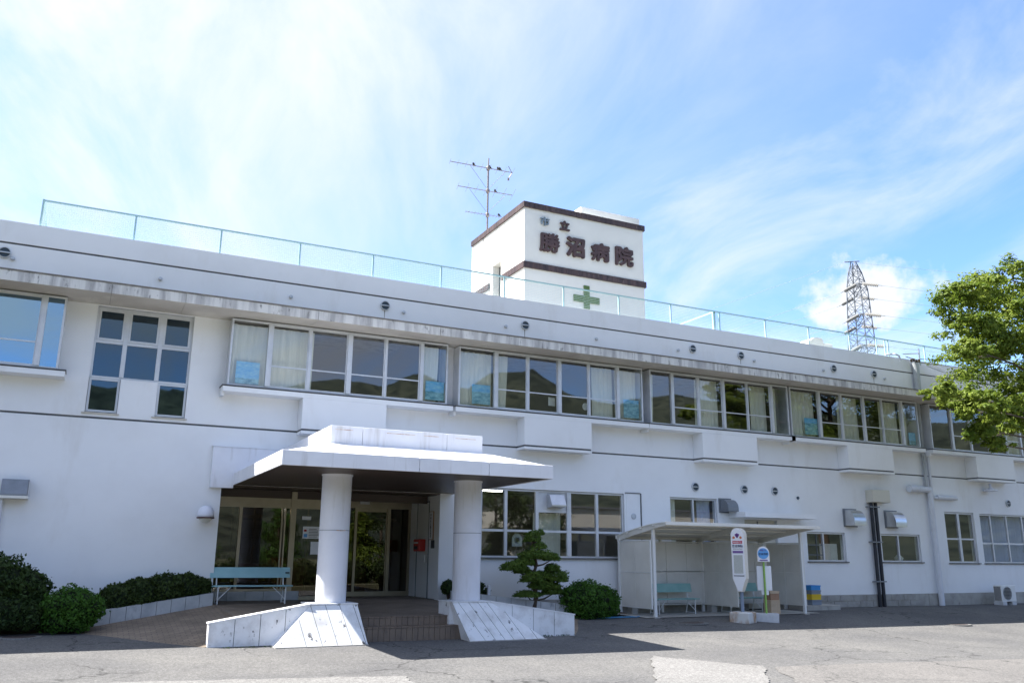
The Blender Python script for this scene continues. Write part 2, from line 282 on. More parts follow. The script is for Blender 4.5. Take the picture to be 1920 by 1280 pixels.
# ------------------------------------------------------------------ builders
class MB:
    def __init__(s): s.v = []; s.f = []
    def add(s, vs, fs):
        o = len(s.v); s.v += [tuple(v) for v in vs]; s.f += [tuple(i+o for i in f) for f in fs]; return s
    def quad(s, *p): return s.add(p, [tuple(range(len(p)))])
    def box(s, x0, x1, y0, y1, z0, z1):
        if x0 > x1: x0, x1 = x1, x0
        if y0 > y1: y0, y1 = y1, y0
        if z0 > z1: z0, z1 = z1, z0
        return s.add([(x0,y0,z0),(x1,y0,z0),(x1,y1,z0),(x0,y1,z0),(x0,y0,z1),(x1,y0,z1),(x1,y1,z1),(x0,y1,z1)],
            [(0,3,2,1),(4,5,6,7),(0,1,5,4),(1,2,6,5),(2,3,7,6),(3,0,4,7)])
    def hexa(s, p):   # 4 bottom points ccw from above, 4 top points
        return s.add(p, [(0,3,2,1),(4,5,6,7),(0,1,5,4),(1,2,6,5),(2,3,7,6),(3,0,4,7)])
    def bevbox(s, x0, x1, y0, y1, z0, z1, b=.01):
        bm = bmesh.new(); bmesh.ops.create_cube(bm, size=1)
        for v in bm.verts: v.co = Vector(((x0+x1)/2+v.co.x*(x1-x0), (y0+y1)/2+v.co.y*(y1-y0), (z0+z1)/2+v.co.z*(z1-z0)))
        bmesh.ops.bevel(bm, geom=bm.edges[:], offset=b, segments=1, affect='EDGES'); s.frombm(bm); return s
    def frombm(s, bm):
        bm.verts.index_update(); s.add([v.co[:] for v in bm.verts], [[v.index for v in f.verts] for f in bm.faces]); bm.free(); return s
    def tube(s, pts, r, n=8, cap=True):
        pts = [Vector(p) for p in pts]; k = len(pts); rs = r if isinstance(r, (list, tuple)) else [r]*k
        rings = []; prev = None
        for i, p in enumerate(pts):
            d = (pts[min(i+1, k-1)] - pts[max(i-1, 0)]).normalized()
            if prev is None:
                a = Vector((0, 0, 1)) if abs(d.z) < .9 else Vector((1, 0, 0)); u = d.cross(a).normalized()
            else: u = (prev - d*prev.dot(d)).normalized()
            prev = u; w = d.cross(u)
            rings.append([p + (u*math.cos(2*math.pi*j/n) + w*math.sin(2*math.pi*j/n))*rs[i] for j in range(n)])
        vs = [v for rg in rings for v in rg]; fs = []
        for i in range(k-1):
            for j in range(n): fs.append((i*n+j, i*n+(j+1) % n, (i+1)*n+(j+1) % n, (i+1)*n+j))
        if cap: fs += [tuple(range(n-1, -1, -1)), tuple((k-1)*n+j for j in range(n))]
        return s.add(vs, fs)
    def lathe(s, prof, c=(0, 0, 0), n=20, axis='Z'):
        vs = []; fs = []; k = len(prof)
        for r_, h in prof:
            for j in range(n):
                a = 2*math.pi*j/n; x, y = r_*math.cos(a), r_*math.sin(a)
                if axis == 'Z': vs.append((c[0]+x, c[1]+y, c[2]+h))
                elif axis == 'Y': vs.append((c[0]+x, c[1]-h, c[2]+y))
                else: vs.append((c[0]+h, c[1]+x, c[2]+y))
        for i in range(k-1):
            for j in range(n): fs.append((i*n+j, i*n+(j+1) % n, (i+1)*n+(j+1) % n, (i+1)*n+j))
        fs += [tuple(range(n-1, -1, -1)), tuple((k-1)*n+j for j in range(n))]
        return s.add(vs, fs)
    def prism_x(s, prof, x0, x1):   # closed profile of (y,z), extruded along x
        n = len(prof); vs = [(x0, y, z) for y, z in prof] + [(x1, y, z) for y, z in prof]
        return s.add(vs, [tuple(range(n)), tuple(range(2*n-1, n-1, -1))] + [(i, i+n, (i+1) % n+n, (i+1) % n) for i in range(n)])
    def prism_y(s, prof, y0, y1):   # closed profile of (x,z)
        n = len(prof); vs = [(x, y0, z) for x, z in prof] + [(x, y1, z) for x, z in prof]
        return s.add(vs, [tuple(range(n)), tuple(range(2*n-1, n-1, -1))] + [(i, i+n, (i+1) % n+n, (i+1) % n) for i in range(n)])
    def build(s, name, ma, parent=None, local=False, smooth=False, fix=False):
        me = bpy.data.meshes.new(name)
        off = Vector((0, 0, 0))
        o = bpy.data.objects.new(name, me); COL.objects.link(o)
        if not local:
            if parent is not None:
                p = parent
                while p is not None: off += p.location; p = p.parent
            else:
                xs = [v[0] for v in s.v]; ys = [v[1] for v in s.v]; zs = [v[2] for v in s.v]
                off = Vector(((min(xs)+max(xs))/2, (min(ys)+max(ys))/2, min(zs))); o.location = off
        me.from_pydata([(v[0]-off.x, v[1]-off.y, v[2]-off.z) for v in s.v], [], s.f)
        if fix:
            bm = bmesh.new(); bm.from_mesh(me); bmesh.ops.recalc_face_normals(bm, faces=bm.faces[:]); bm.to_mesh(me); bm.free()
        me.materials.append(MATS[ma] if isinstance(ma, str) else ma)
        if smooth:
            me.polygons.foreach_set('use_smooth', [True]*len(me.polygons))
        o.parent = parent
        return o
def smooth_angle(o, ang=40):
    me = o.data; me.polygons.foreach_set('use_smooth', [True]*len(me.polygons))
    bm = bmesh.new(); bm.from_mesh(me)
    for e in bm.edges:
        if len(e.link_faces) == 2: e.smooth = e.calc_face_angle(0) < R(ang)
    bm.to_mesh(me); bm.free(); return o
def tag(o, label=None, cat=None, group=None, kind=None):
    if label: o['label'] = label
    if cat: o['category'] = cat
    if group: o['group'] = group
    if kind: o['kind'] = kind
    return o
def thing(name, label, cat, loc=(0, 0, 0), rz=0, group=None):
    o = bpy.data.objects.new(name, None); COL.objects.link(o); o.location = loc; o.rotation_euler = (0, 0, rz); o.empty_display_size = .3
    return tag(o, label, cat, group)
def copy_tree(o, parent=None):
    c = o.copy(); COL.objects.link(c)
    if parent is not None: c.parent = parent
    for ch in list(o.children): copy_tree(ch, c)
    return c
def text_mesh(body, size, depth, bold=0.0, align='CENTER'):
    cu = bpy.data.curves.new('lettering', 'FONT'); cu.body = body; cu.size = size; cu.extrude = depth; cu.offset = bold; cu.align_x = align; cu.align_y = 'CENTER'; cu.resolution_u = 3
    ob = bpy.data.objects.new('lettering', cu); COL.objects.link(ob)
    dg = bpy.context.evaluated_depsgraph_get(); ev = ob.evaluated_get(dg); me = ev.to_mesh()
    vs = [v.co[:] for v in me.vertices]; fs = [tuple(p.vertices) for p in me.polygons]
    ev.to_mesh_clear(); bpy.data.objects.remove(ob); bpy.data.curves.remove(cu)
    return vs, fs
def text_fit(body, x0, x1, z0, z1, y, depth=.02, bold=0.):
    """glyph outlines fitted to a rectangle in the xz plane, facing -y"""
    vs, fs = text_mesh(body, 1, .5, bold)
    b = MB()
    if not vs: return b
    ax, bx = min(v[0] for v in vs), max(v[0] for v in vs); ay, by = min(v[1] for v in vs), max(v[1] for v in vs)
    b.add([(x0+(v[0]-ax)/(bx-ax)*(x1-x0), y-v[2]*2*depth, z0+(v[1]-ay)/(by-ay)*(z1-z0)) for v in vs], fs)
    return b

# ------------------------------------------------------------------ ground
def lerp(x, xs, ys):
    if x <= xs[0]: return ys[0]
    for i in range(len(xs)-1):
        if x <= xs[i+1]: return ys[i]+(ys[i+1]-ys[i])*(x-xs[i])/(xs[i+1]-xs[i])
    return ys[-1]
def zg(x, y):
    return lerp(y, [8, 15, 17.8, 20.3], [-.24, -.165, -.105, 0])*lerp(x, [6, 12, 18, 26], [1, 1.35, 2.05, 2.5])
xs = [-1500, -400, -120, -60, -30] + [-16+i for i in range(62)] + [55, 75, 110, 200, 500, 1500]
ys = [-1500, -500, -200, -100, -60, -30, -10] + [0+i for i in range(8)] + [8+.5*i for i in range(32)] + [24, 30, 60, 150, 500, 1500]
g = MB()
g.v = [(x, y, zg(x, y) - (4 if abs(x) > 300 or abs(y) > 300 else 0)) for y in ys for x in xs]; nx = len(xs)
g.f = [(j*nx+i, j*nx+i+1, (j+1)*nx+i+1, (j+1)*nx+i) for j in range(len(ys)-1) for i in range(nx-1)]
o = g.build('ground', 'asphalt', None, local=True, smooth=True); tag(o, kind='structure', label='grey asphalt forecourt in front of the hospital')
b = MB(); b.box(-400, 400, -290, -3, -1.2, -.12); o = b.build('bounce_cut_lawn', 'field', None); tag(o, 'unseen dark grassy ground added behind the viewer to cut the bounced light', kind='structure')  # added out of view: dark ground lowers the warm bounce onto the walls
def sheet(name, pts, ma, dz, label, rag=0., n=24):
    b = MB()
    A, B, C, D = [Vector(p+(0,)) for p in pts]
    for i in range(n+1):
        for j in range(n+1):
            u, v = i/n, j/n; p = A*(1-u)*(1-v)+B*u*(1-v)+C*u*v+D*(1-u)*v
            if rag and (i in (0, n) or j in (0, n)): p = p+Vector((mnoise.noise(p*2.1+Vector((9, 0, 0)))+.5*mnoise.noise(p*7), mnoise.noise(p*2.3)+.5*mnoise.noise(p*6.1), 0))*rag
            b.v.append((p.x, p.y, zg(p.x, p.y)+dz))
    b.f = [(i*(n+1)+j, (i+1)*(n+1)+j, (i+1)*(n+1)+j+1, i*(n+1)+j+1) for i in range(n) for j in range(n)]
    o = b.build(name, ma, None, local=True, smooth=True, fix=True); tag(o, label=label, kind='structure'); return o
sheet('asphalt_patch', [(-9, 8.8), (4.2, 9.0), (4.75, 13.15), (-9, 16.05)], 'asphalt_light', .012, 'pale worn asphalt patch in the left foreground', .10, 90)
sheet('asphalt_patch', [(6.9, 9.6), (8.55, 9.2), (11.1, 12.3), (10.0, 14.1)], 'asphalt_light', .016, 'pale narrow asphalt patch crossing the right foreground', .07, 60)
sheet('asphalt_patch', [(9.0, 8.4), (60, -2), (60, 12.2), (11.25, 12.25)], 'asphalt_warm', .008, 'warm grey asphalt area in the right foreground', .10, 160)

# ------------------------------------------------------------------ the hospital building
WY = 22.2; BY = 21.7
HX0, HX1 = -16.0, 46.0
H = thing('hospital_building', 'long two-storey white hospital with bay windows and a square stair tower', 'building', (12, 24, 0))
BAYS = [dict(x=(-6.6, -.80), m=[(-5.6, .1), (-4.5, .06), (-3.4, .1), (-2.35, .06), (-1.24, .11)], g='glass_film', box=None),
        dict(x=(2.93, 8.81), m=[(3.89, .11), (4.92, .06), (5.98, .11), (6.99, .05), (8.03, .10)], g='glass', box=(4.82, 7.05)),
        dict(x=(9.15, 15.40), m=[(10.30, .11), (11.34, .06), (12.40, .11), (13.43, .05), (14.47, .10)], g='glass', box=(11.20, 13.46)),
        dict(x=(15.68, 21.46), m=[(16.54, .11), (17.59, .08), (18.62, .10), (19.64, .05), (20.70, .10)], g='glass', box=(17.62, 19.88)),
        dict(x=(21.55, 27.94), m=[(22.90, .11), (23.97, .08), (25.08, .10), (26.04, .05), (27.07, .10)], g='glass', box=(24.04, 26.30)),
        dict(x=(28.60, 34.60), m=[(29.78, .11), (30.86, .08), (31.93, .10), (33.0, .05), (33.9, .10)], g='glass', box=(30.90, 33.18)),
        dict(x=(35.2, 41.2), m=[(36.3, .11), (37.3, .08), (38.3, .10), (39.3, .05), (40.3, .10)], g='glass', box=(37.4, 39.6))]
up_holes = [(b['x'][0], b['x'][1], 5.60, 7.40) for b in BAYS] + [(-.14, 2.07, 5.64, 7.40), (-.14, .55, 4.80, 5.64), (1.38, 2.07, 4.80, 5.64)]
lo_holes = [(3.08, 8.86, -.5, 3.258), (10.10, 14.90, 1.55, 3.49), (16.62, 18.50, 1.50, 3.46), (22.30, 24.10, 1.50, 2.50), (25.88, 27.90, 1.50, 2.50),
            (29.38, 31.06, 1.48, 3.38), (31.40, 35.0, 1.48, 3.36), (19.6, 21.0, .02, 2.84)]
def wall_holes(b, x0, x1, z0, z1, holes, y, depth):
    X = sorted({x0, x1} | {min(max(v, x0), x1) for h in holes for v in h[:2]}); Z = sorted({z0, z1} | {min(max(v, z0), z1) for h in holes for v in h[2:]})
    def solid(i, j):
        if i < 0 or j < 0 or i >= len(X)-1 or j >= len(Z)-1: return None
        cx, cz = (X[i]+X[i+1])/2, (Z[j]+Z[j+1])/2
        return not any(h[0] < cx < h[1] and h[2] < cz < h[3] for h in holes)
    for i in range(len(X)-1):
        for j in range(len(Z)-1):
            a, c, d, e = X[i], X[i+1], Z[j], Z[j+1]
            if solid(i, j):
                b.quad((a, y, d), (c, y, d), (c, y, e), (a, y, e))
                b.quad((c, y+depth, d), (a, y+depth, d), (a, y+depth, e), (c, y+depth, e))
                if solid(i-1, j) is not True: b.quad((a, y, d), (a, y, e), (a, y+depth, e), (a, y+depth, d))
                if solid(i+1, j) is not True: b.quad((c, y, e), (c, y, d), (c, y+depth, d), (c, y+depth, e))
                if solid(i, j-1) is not True: b.quad((a, y, d), (a, y+depth, d), (c, y+depth, d), (c, y, d))
                if solid(i, j+1) is not True: b.quad((a, y, e), (c, y, e), (c, y+depth, e), (a, y+depth, e))
b = MB(); wall_holes(b, HX0, HX1, .42, 4.655, lo_holes, WY, .25); b.build('lower_wall', 'wall', H)
b = MB(); wall_holes(b, HX0, HX1, 4.705, 8.615, up_holes, WY, .25); b.build('upper_wall', 'wall', H)
b = MB(); b.box(HX0, HX1, WY, WY+.25, 8.665, 9.18); b.build('parapet', 'wall', H)
b = MB(); b.box(HX0, HX1, WY+.03, WY+.2, 4.655, 4.705); b.build('groove', 'groove', H)
b = MB(); b.box(HX0, HX1, WY+.03, WY+.2, 8.615, 8.665); b.build('groove', 'groove', H)
# vertical hairline joints on the parapet are painted-over; plinth of concrete blocks
for x0, x1 in ((HX0, 3.0), (8.95, 19.55), (21.05, 28.0), (28.02, HX1)):
    b = MB(); b.box(x0, x1, WY-.03, WY+.22, -.4, .415); b.build('plinth', 'concrete', H)
# plinth blocks that show beside the black conduit
for k in range(9):
    for r_ in range(2):
        x = 22.05+k*.62+(.31 if r_ else 0)
        if x+.6 > 27.9: continue
        b = MB(); b.bevbox(x, x+.605, WY-.05, WY-.025, .012+r_*.2, .205+r_*.2, .006); b.build('block', 'block', H)
# shell: back, ends, roof, floors
b = MB(); b.box(HX0, HX1, 39.8, 40, -.4, 9.18); b.build('rear_wall', 'wall', H)
b = MB(); b.box(HX0-.25, HX0-.002, WY, 40, -.4, 9.18).box(HX1+.002, HX1+.25, WY, 40, -.4, 9.18); b.build('end_wall', 'wall', H)
b = MB(); b.box(HX0, HX1, WY+.26, 39.79, 8.3, 8.6); b.build('roof_slab', 'concrete', H)
b = MB(); b.box(HX0, HX1, WY+.26, 39.78, 3.75, 4.5); b.build('floor_slab', 'interior', H)
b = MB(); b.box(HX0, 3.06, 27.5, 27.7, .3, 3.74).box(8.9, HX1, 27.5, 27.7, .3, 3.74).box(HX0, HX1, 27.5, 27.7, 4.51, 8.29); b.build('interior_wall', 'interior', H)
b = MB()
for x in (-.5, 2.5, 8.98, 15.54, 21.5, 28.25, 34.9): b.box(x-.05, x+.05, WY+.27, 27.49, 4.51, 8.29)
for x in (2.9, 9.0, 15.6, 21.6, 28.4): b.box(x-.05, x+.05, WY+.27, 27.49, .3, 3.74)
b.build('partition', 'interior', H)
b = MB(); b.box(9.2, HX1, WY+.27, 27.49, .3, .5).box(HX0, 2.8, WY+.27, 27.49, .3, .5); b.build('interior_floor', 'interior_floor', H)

# eave slab with stained nose
b = MB(); b.prism_x([(WY-.002, 7.44), (21.06, 7.44), (21.06, 7.645), (WY-.002, 7.72)], HX0, HX1); b.build('eave_core', 'eave_top', H, fix=True)
x = HX0; k = 0
while x < HX1-.5:
    w = [3.19, 1.62, 3.2, 3.35, 1.55][k % 5]; k += 1
    b = MB(); b.bevbox(x+.004, x+w-.004, 21.04, 21.058, 7.415, 7.655, .006); b.build('eave_nose', 'eave_stain', H)
    b = MB(); b.box(x+.004, x+w-.004, 21.062, WY-.004, 7.418, 7.437); b.build('soffit_panel', 'soffit', H)
    x += w
b = MB(); b.box(HX0, HX1, 21.02, 21.07, 7.657, 7.685); b.build('eave_lip', 'eave_top', H)

# windows -------------------------------------------------------------------
def frame_ring(b, x0, x1, z0, z1, y0, y1, w):
    b.box(x0, x1, y0, y1, z0, z0+w).box(x0, x1, y0, y1, z1-w, z1).box(x0, x0+w, y0, y1, z0+w, z1-w).box(x1-w, x1, y0, y1, z0+w, z1-w)
def pane(x0, x1, z0, z1, y, ma, parent):
    b = MB(); b.box(x0, x1, y, y+.006, z0, z1); o = b.build('pane', ma, parent)
    o.rotation_euler = (0, 0, 0); return o
def curtain(x0, x1, z0, z1, y, parent, ma='curtain', amp=.035, pull=0.):
    b = MB(); n = max(8, int((x1-x0)*26)); ph = random.random()*6; rows = 5
    f1, f2 = random.uniform(30, 42), random.uniform(11, 17)
    for r_ in range(rows+1):
        t = r_/rows
        for i in range(n+1):
            u = i/n; x = x0+(x1-x0)*u*(1-pull*(1-t)*.4)
            b.v.append((x, y+amp*math.sin(x*f1+ph)*(.6+.4*math.sin(x*f2))+.012*math.sin(9*x+3*t), z0+(z1-z0)*t))
    b.f = [(r_*(n+1)+i, r_*(n+1)+i+1, (r_+1)*(n+1)+i+1, (r_+1)*(n+1)+i) for r_ in range(rows) for i in range(n)]
    return b.build('curtain', ma, parent, smooth=True)
def bay(d):
    x0, x1 = d['x']; z0, z1 = 5.66, 7.38; y0, y1 = 21.77, 21.84
    b = MB(); frame_ring(b, x0, x1, z0, z1, y0, y1, .045)
    b.box(x0, x0+.03, y1, WY+.02, z0, z1).box(x1-.03, x1, y1, WY+.02, z0, z1)
    win = b.build('window', 'frame', H)
    edges = [x0+.045]; 
    for k, (mx, mw) in enumerate(d['m']):
        mm = MB(); mm.box(mx-mw/2, mx+mw/2, y0-(.03 if mw > .09 else .012), y1-.004, z0+.046, z1-.046); mm.build('mullion', 'frame', win); edges += [mx-mw/2, mx+mw/2]
    edges.append(x1-.045)
    for k in range(0, len(edges), 2):
        a, c = edges[k], edges[k+1]; side = k in (0, len(edges)-2)
        s = .0 if side else .028
        if not side:
            sb = MB(); frame_ring(sb, a+.002, c-.002, z0+.048, z1-.048, y0+.006, y0+.04, s); sb.box(a+s, c-s, y0+.008, y0+.038, 6.235, 6.268); sb.build('sash', 'frame', win)
            pane(a+s, c-s, 6.268, z1-.048-s, y0+.02, d['g'], win); pane(a+s, c-s, z0+.048+s, 6.235, y0+.02, d['g'], win)
        else: pane(a, c, z0+.046, z1-.046, y0+.03, d['g'], win)
    # sill slab with dark flashing
    b = MB(); b.prism_x([(BY, 5.50), (BY, 5.625), (WY-.003, 5.645), (WY-.003, 5.50)], x0-.10, x1+.16); b.build('sill', 'wall', H, fix=True)
    b = MB(); b.box(x0-.12, x1+.18, BY-.02, WY-.004, 5.642, 5.66); b.build('flashing', 'flashing', win)
    b = MB(); b.box(x0-.10, x0-.03, BY+.15, WY-.006, 5.40, 5.498); b.build('sill_bracket', 'wall', H)
    b = MB(); b.box(x0+.03, x1-.03, 21.85, WY+.26, 5.628, 5.655).box(x0+.03, x1-.03, 21.85, WY+.26, 7.384, 7.41); b.build('window_board', 'interior', win)
    if d['box']:
        a, c = d['box']
        b = MB(); b.box(a, c, BY-.002, WY-.004, 4.708, 5.497); b.build('balcony_box', 'wall', H)
        b = MB(); b.box(a+.02, c-.02, BY+.02, WY-.004, 4.655, 4.708); b.build('box_groove', 'groove', H)
        b = MB(); b.box(a, c, BY-.002, WY-.004, 4.585, 4.655); b.build('box_lip', 'wall', H)
    return win
wins = [bay(d) for d in BAYS]
for i, spans in {1: [(2.98, 5.07, 0), (8.08, 8.62, .3)], 2: [(9.22, 10.28, 0), (10.36, 10.80, .35), (13.68, 14.42, 0), (14.5, 15.3, 0)], 3: [(15.72, 15.98, .5), (17.62, 18.56, 0), (19.95, 20.66, 0), (20.9, 21.1, 0)],
                 4: [(21.62, 22.86, 0), (24.0, 25.02, 0), (26.1, 27.02, 0), (27.2, 27.6, 0)], 5: [(28.7, 28.95, .6), (33.3, 34.4, 0)]}.items():
    for a, c, pl in spans: curtain(a, c, 5.68, 7.30, 22.02, wins[i], pull=pl)
b = MB(); b.box(-6.4, -.9, 22.3, 22.32, 5.7, 7.3); b.build('blind', 'interior', wins[0])

# six-light window left of the bays
y0, y1 = WY+.08, WY+.15
b = MB(); frame_ring(b, -.14, 2.07, 5.645, 7.385, y0, y1, .05)
for x in (.55, 1.335): b.box(x-.05, x+.05, y0-.02, y1-.003, 5.7, 7.335)
for a, c in ((-.09, .5), (.6, 1.285), (1.385, 2.02)): b.box(a, c, y0+.004, y1-.006, 6.50, 6.575)
T = b.build('window', 'frame', H)
for a, c in ((-.09, .5), (.6, 1.285), (1.385, 2.02)):
    sb = MB(); frame_ring(sb, a+.003, c-.003, 6.578, 7.332, y0-.015, y0+.03, .045); sb.build('sash', 'frame', T)
    pane(a+.05, c-.05, 6.625, 7.285, y0+.01, 'glass_blue', T); pane(a, c, 5.70, 6.50, y0+.03, 'glass_blue', T)
for a, c in ((-.13, .54), (1.39, 2.06)):
    sb = MB(); frame_ring(sb, a, c, 4.83, 5.64, y0, y1, .05); sb.build('lower_frame', 'frame', T); pane(a+.05, c-.05, 4.88, 5.59, y0+.03, 'glass_blue', T)
    sb = MB(); sb.box(a-.08, c+.06, WY-.05, WY+.24, 4.775, 4.80); sb.build('sill', 'soffit', T)

# ground-floor windows
def gf(x0, x1, z0, z1, mull, trans=None, ma='glass', y=WY+.06, mw=.06, fw_=.05):
    y0, y1 = y, y+.07
    b = MB(); frame_ring(b, x0, x1, z0, z1, y0, y1, fw_)
    for mx in mull: b.box(mx-mw/2, mx+mw/2, y0-.01, y1-.002, z0+fw_, z1-fw_)
    if trans: b.box(x0+fw_, x1-fw_, y0+.003, y1-.005, trans-.03, trans+.03)
    w = b.build('window', 'frame', H)
    ed = [x0+fw_]+[v for mx in mull for v in (mx-mw/2, mx+mw/2)]+[x1-fw_]
    for k in range(0, len(ed), 2):
        if trans: pane(ed[k], ed[k+1], z0+fw_, trans-.03, y0+.03, ma, w); pane(ed[k], ed[k+1], trans+.03, z1-fw_, y0+.03, ma, w)
        else: pane(ed[k], ed[k+1], z0+fw_, z1-fw_, y0+.03, ma, w)
    b = MB(); b.box(x0-.06, x1+.06, WY-.06, WY+.05, z0-.035, z0-.002); b.build('flashing', 'flashing', w)
    return w
# wide window right of the porch with a ventilator panel in its middle bay
G1 = MB(); y0, y1 = WY+.06, WY+.13
frame_ring(G1, 10.11, 14.89, 1.57, 3.48, y0, y1, .05)
for x, w_ in ((10.90, .09), (11.91, .10), (12.98, .14), (13.95, .09)): G1.box(x-w_/2, x+w_/2, y0-.015, y1-.003, 1.62, 3.43)
for a, c in ((10.16, 10.855), (10.945, 11.86), (11.96, 12.91), (13.05, 13.905), (13.995, 14.84)): G1.box(a, c, y0+.004, y1-.006, 2.28, 2.345)
G1.box(11.96, 12.91, y0+.004, y1-.006, 2.85, 2.91); G1 = G1.build('window', 'frame', H)
for a, c in ((10.16, 10.855), (10.945, 11.86), (11.96, 12.91), (13.05, 13.905), (13.995, 14.84)):
    pane(a, c, 1.62, 2.28, y0+.03, 'glass', G1); pane(a, c, 2.345, 2.85 if a == 11.96 else 3.43, y0+.03, 'glass', G1)
b = MB(); b.box(11.96, 12.91, y0+.03, y0+.05, 2.91, 3.43); b.build('vent_panel', 'frame', G1)
b = MB(); b.prism_x([(y0+.03, 2.98), (y0-.28, 3.02), (y0-.28, 3.06), (y0-.12, 3.36), (y0+.03, 3.38)], 12.26, 12.74); b.build('vent_hood', 'steel', G1, fix=True)
b = MB(); b.box(10.02, 14.96, WY-.06, WY+.05, 1.53, 1.565); b.build('flashing', 'flashing', G1)
curtain(11.98, 12.9, 1.62, 2.85, WY+.45, G1, 'curtain', .012)
w = gf(16.63, 18.49, 1.52, 3.45, [17.56]); curtain(16.7, 17.0, 1.56, 3.4, WY+.3, w); curtain(17.9, 18.42, 1.56, 3.4, WY+.3, w, 'curtain_blue')
w = gf(22.31, 24.09, 1.52, 2.49, [23.1]); b = MB(); b.box(23.16, 23.98, WY+.3, WY+.32, 1.56, 2.12); b.build('blind', 'paper', w)
for z in (1.72, 2.05): 
    b = MB(); b.box(22.36, 23.07, WY+.075, WY+.085, z, z+.035); b.build('glazing_bar', 'frame_dark', w)
b = MB(); b.box(22.78, 22.815, WY+.075, WY+.085, 1.57, 2.44); b.build('glazing_bar', 'frame_dark', w)
w = gf(25.89, 27.89, 1.52, 2.49, [26.80]); b = MB(); b.lathe([(.12, 0), (.17, .1), (.05, .22)], (27.15, WY+.4, 1.56), 12); b.build('basin', 'steel_white', w)
w = gf(29.39, 31.05, 1.50, 3.37, [30.2], 2.38, mw=.12, fw_=.06)
w = gf(31.41, 34.99, 1.50, 3.35, [32.08, 33.06, 34.03], 2.24); curtain(31.5, 34.9, 1.55, 3.3, WY+.4, w, 'curtain_blue', .01)
# service door with a canopy slab
b = MB(); b.prism_x([(21.4, 2.88), (21.4, 3.03), (WY-.003, 3.08), (WY-.003, 2.88)], 18.95, 22.0); b.build('door_canopy', 'wall', H, fix=True)
b = MB(); b.box(19.62, 20.98, WY+.1, WY+.16, .03, 2.83); d = b.build('door', 'box_beige', H)
b = MB(); b.box(19.75, 20.85, WY+.09, WY+.099, 2.35, 2.7); b.build('door_window', 'vent_dark', d)
b = MB(); b.box(20.2, 20.26, WY+.095, WY+.11, .1, 2.8); b.build('door_frame', 'frame_dark', d)
# recessed panel and hatch right of the wide window
b = MB(); b.box(14.97, 15.48, WY-.012, WY-.002, 1.0, 3.50); pnl = b.build('cover_panel', 'wall', H)
b = MB(); b.box(15.485, 15.52, WY-.03, WY-.002, .42, 3.52).box(14.93, 15.484, WY-.03, WY-.002, 3.505, 3.53); b.build('panel_edge', 'flashing', pnl)
b = MB(); b.lathe([(.09, 0), (.09, .02), (.06, .035), (.0, .035)], (15.22, WY-.013, 2.82), 16, 'Y'); b.build('round_plate', 'vent_rim', pnl)

# round vent caps, tie-hole plugs
def vent(x, z, r=.135, drip=False):
    b = MB(); b.lathe([(r, 0), (r, .05), (r*.86, .06), (r*.84, .02), (0, .02)], (x, WY-.001, z), 20, 'Y'); v = b.build('vent_cap', 'vent_rim', H)
    b = MB(); b.lathe([(r*.83, 0), (r*.83, .012), (0, .012)], (x, WY-.022, z), 20, 'Y'); b.build('grille', 'vent_dark', v)
    b = MB(); b.box(x-r*.86, x+r*.86, WY-.075, WY-.036, z-.016, z+.012); b.build('grille_bar', 'vent_rim', v)
for x in (-2.24, 7.03, 11.45, 17.76, 19.83, 24.20, 26.28, 30.5, 33.1): vent(x, 8.38)
for x in (17.62, 19.64, 20.96, 33.21): vent(x, 3.81)
for x, z, l_ in ((7.03, 8.25, .22), (11.45, 8.25, .34), (26.28, 8.25, .38), (19.83, 8.25, .18)):
    b = MB(); b.add([(x-.012, WY-.0015, z), (x+.012, WY-.0015, z), (x+.006, WY-.0015, z-l_), (x-.006, WY-.0015, z-l_), (x-.012, WY+.002, z), (x+.012, WY+.002, z), (x+.006, WY+.002, z-l_), (x-.006, WY+.002, z-l_)], [(0, 1, 2, 3), (4, 7, 6, 5), (0, 4, 5, 1), (1, 5, 6, 2), (2, 6, 7, 3), (3, 7, 4, 0)]); b.build('drip_stain', 'eave_top', H, fix=True)
for x in (-2.06, 1.16, 4.41, 7.58, 10.80, 13.98, 17.16, 20.42, 23.69, 26.84):
    b = MB(); b.lathe([(.045, 0), (.05, .05), (.03, .07), (0, .07)], (x, WY-.001, 8.26), 10, 'Y'); b.build('drain_spout', 'vent_rim', H)
b = MB(); b.lathe([(.05, 0), (.05, .04), (0, .04)], (22.0, WY-.001, 3.62), 10, 'Y'); b.build('drain_spout', 'vent_dark', H)
# ventilation hoods
def hood(x0, x1, z0, z1, dp, ma, ma2=None):
    h = z1-z0; prof = [(WY-.002, z0), (WY-dp, z0), (WY-dp, z0+h*.25)]
    for k in range(1, 8):
        a = R(90*k/7); prof.append((WY-dp*(.30+.70*math.cos(a)), z0+h*(.25+.75*math.sin(a))))
    prof.append((WY-.002, z1))
    b = MB(); b.prism_x(prof, x0, x1); v = b.build('vent_hood', ma, H, fix=True); smooth_angle(v, 35)
    b = MB(); b.box(x0-.05, x1+.05, WY-.02, WY-.002, z0-.04, z1+.05); b.build('flange', ma2 or ma, v)
hood(24.12, 24.68, 2.74, 3.28, .46, 'steel', 'steel_dull'); hood(26.17, 26.73, 2.74, 3.28, .46, 'steel', 'steel_dull'); hood(18.60, 19.02, 3.06, 3.44, .42, 'steel_dull')
b = MB(); b.prism_x([(21.75, 2.80), (21.75, 2.84), (21.86, 3.16), (WY-.002, 3.18), (WY-.002, 2.80)], -1.57, -1.06); v = b.build('vent_hood', 'steel_dull', H, fix=True)
b = MB(); b.box(-1.60, -1.03, 21.73, WY-.003, 2.74, 2.797); b.build('hood_base', 'shelter', v)
b = MB(); b.tube([(-1.53, 22.15, 2.74), (-1.53, 22.15, .4)], .03, 8); b.build('conduit', 'pipe_white', H)
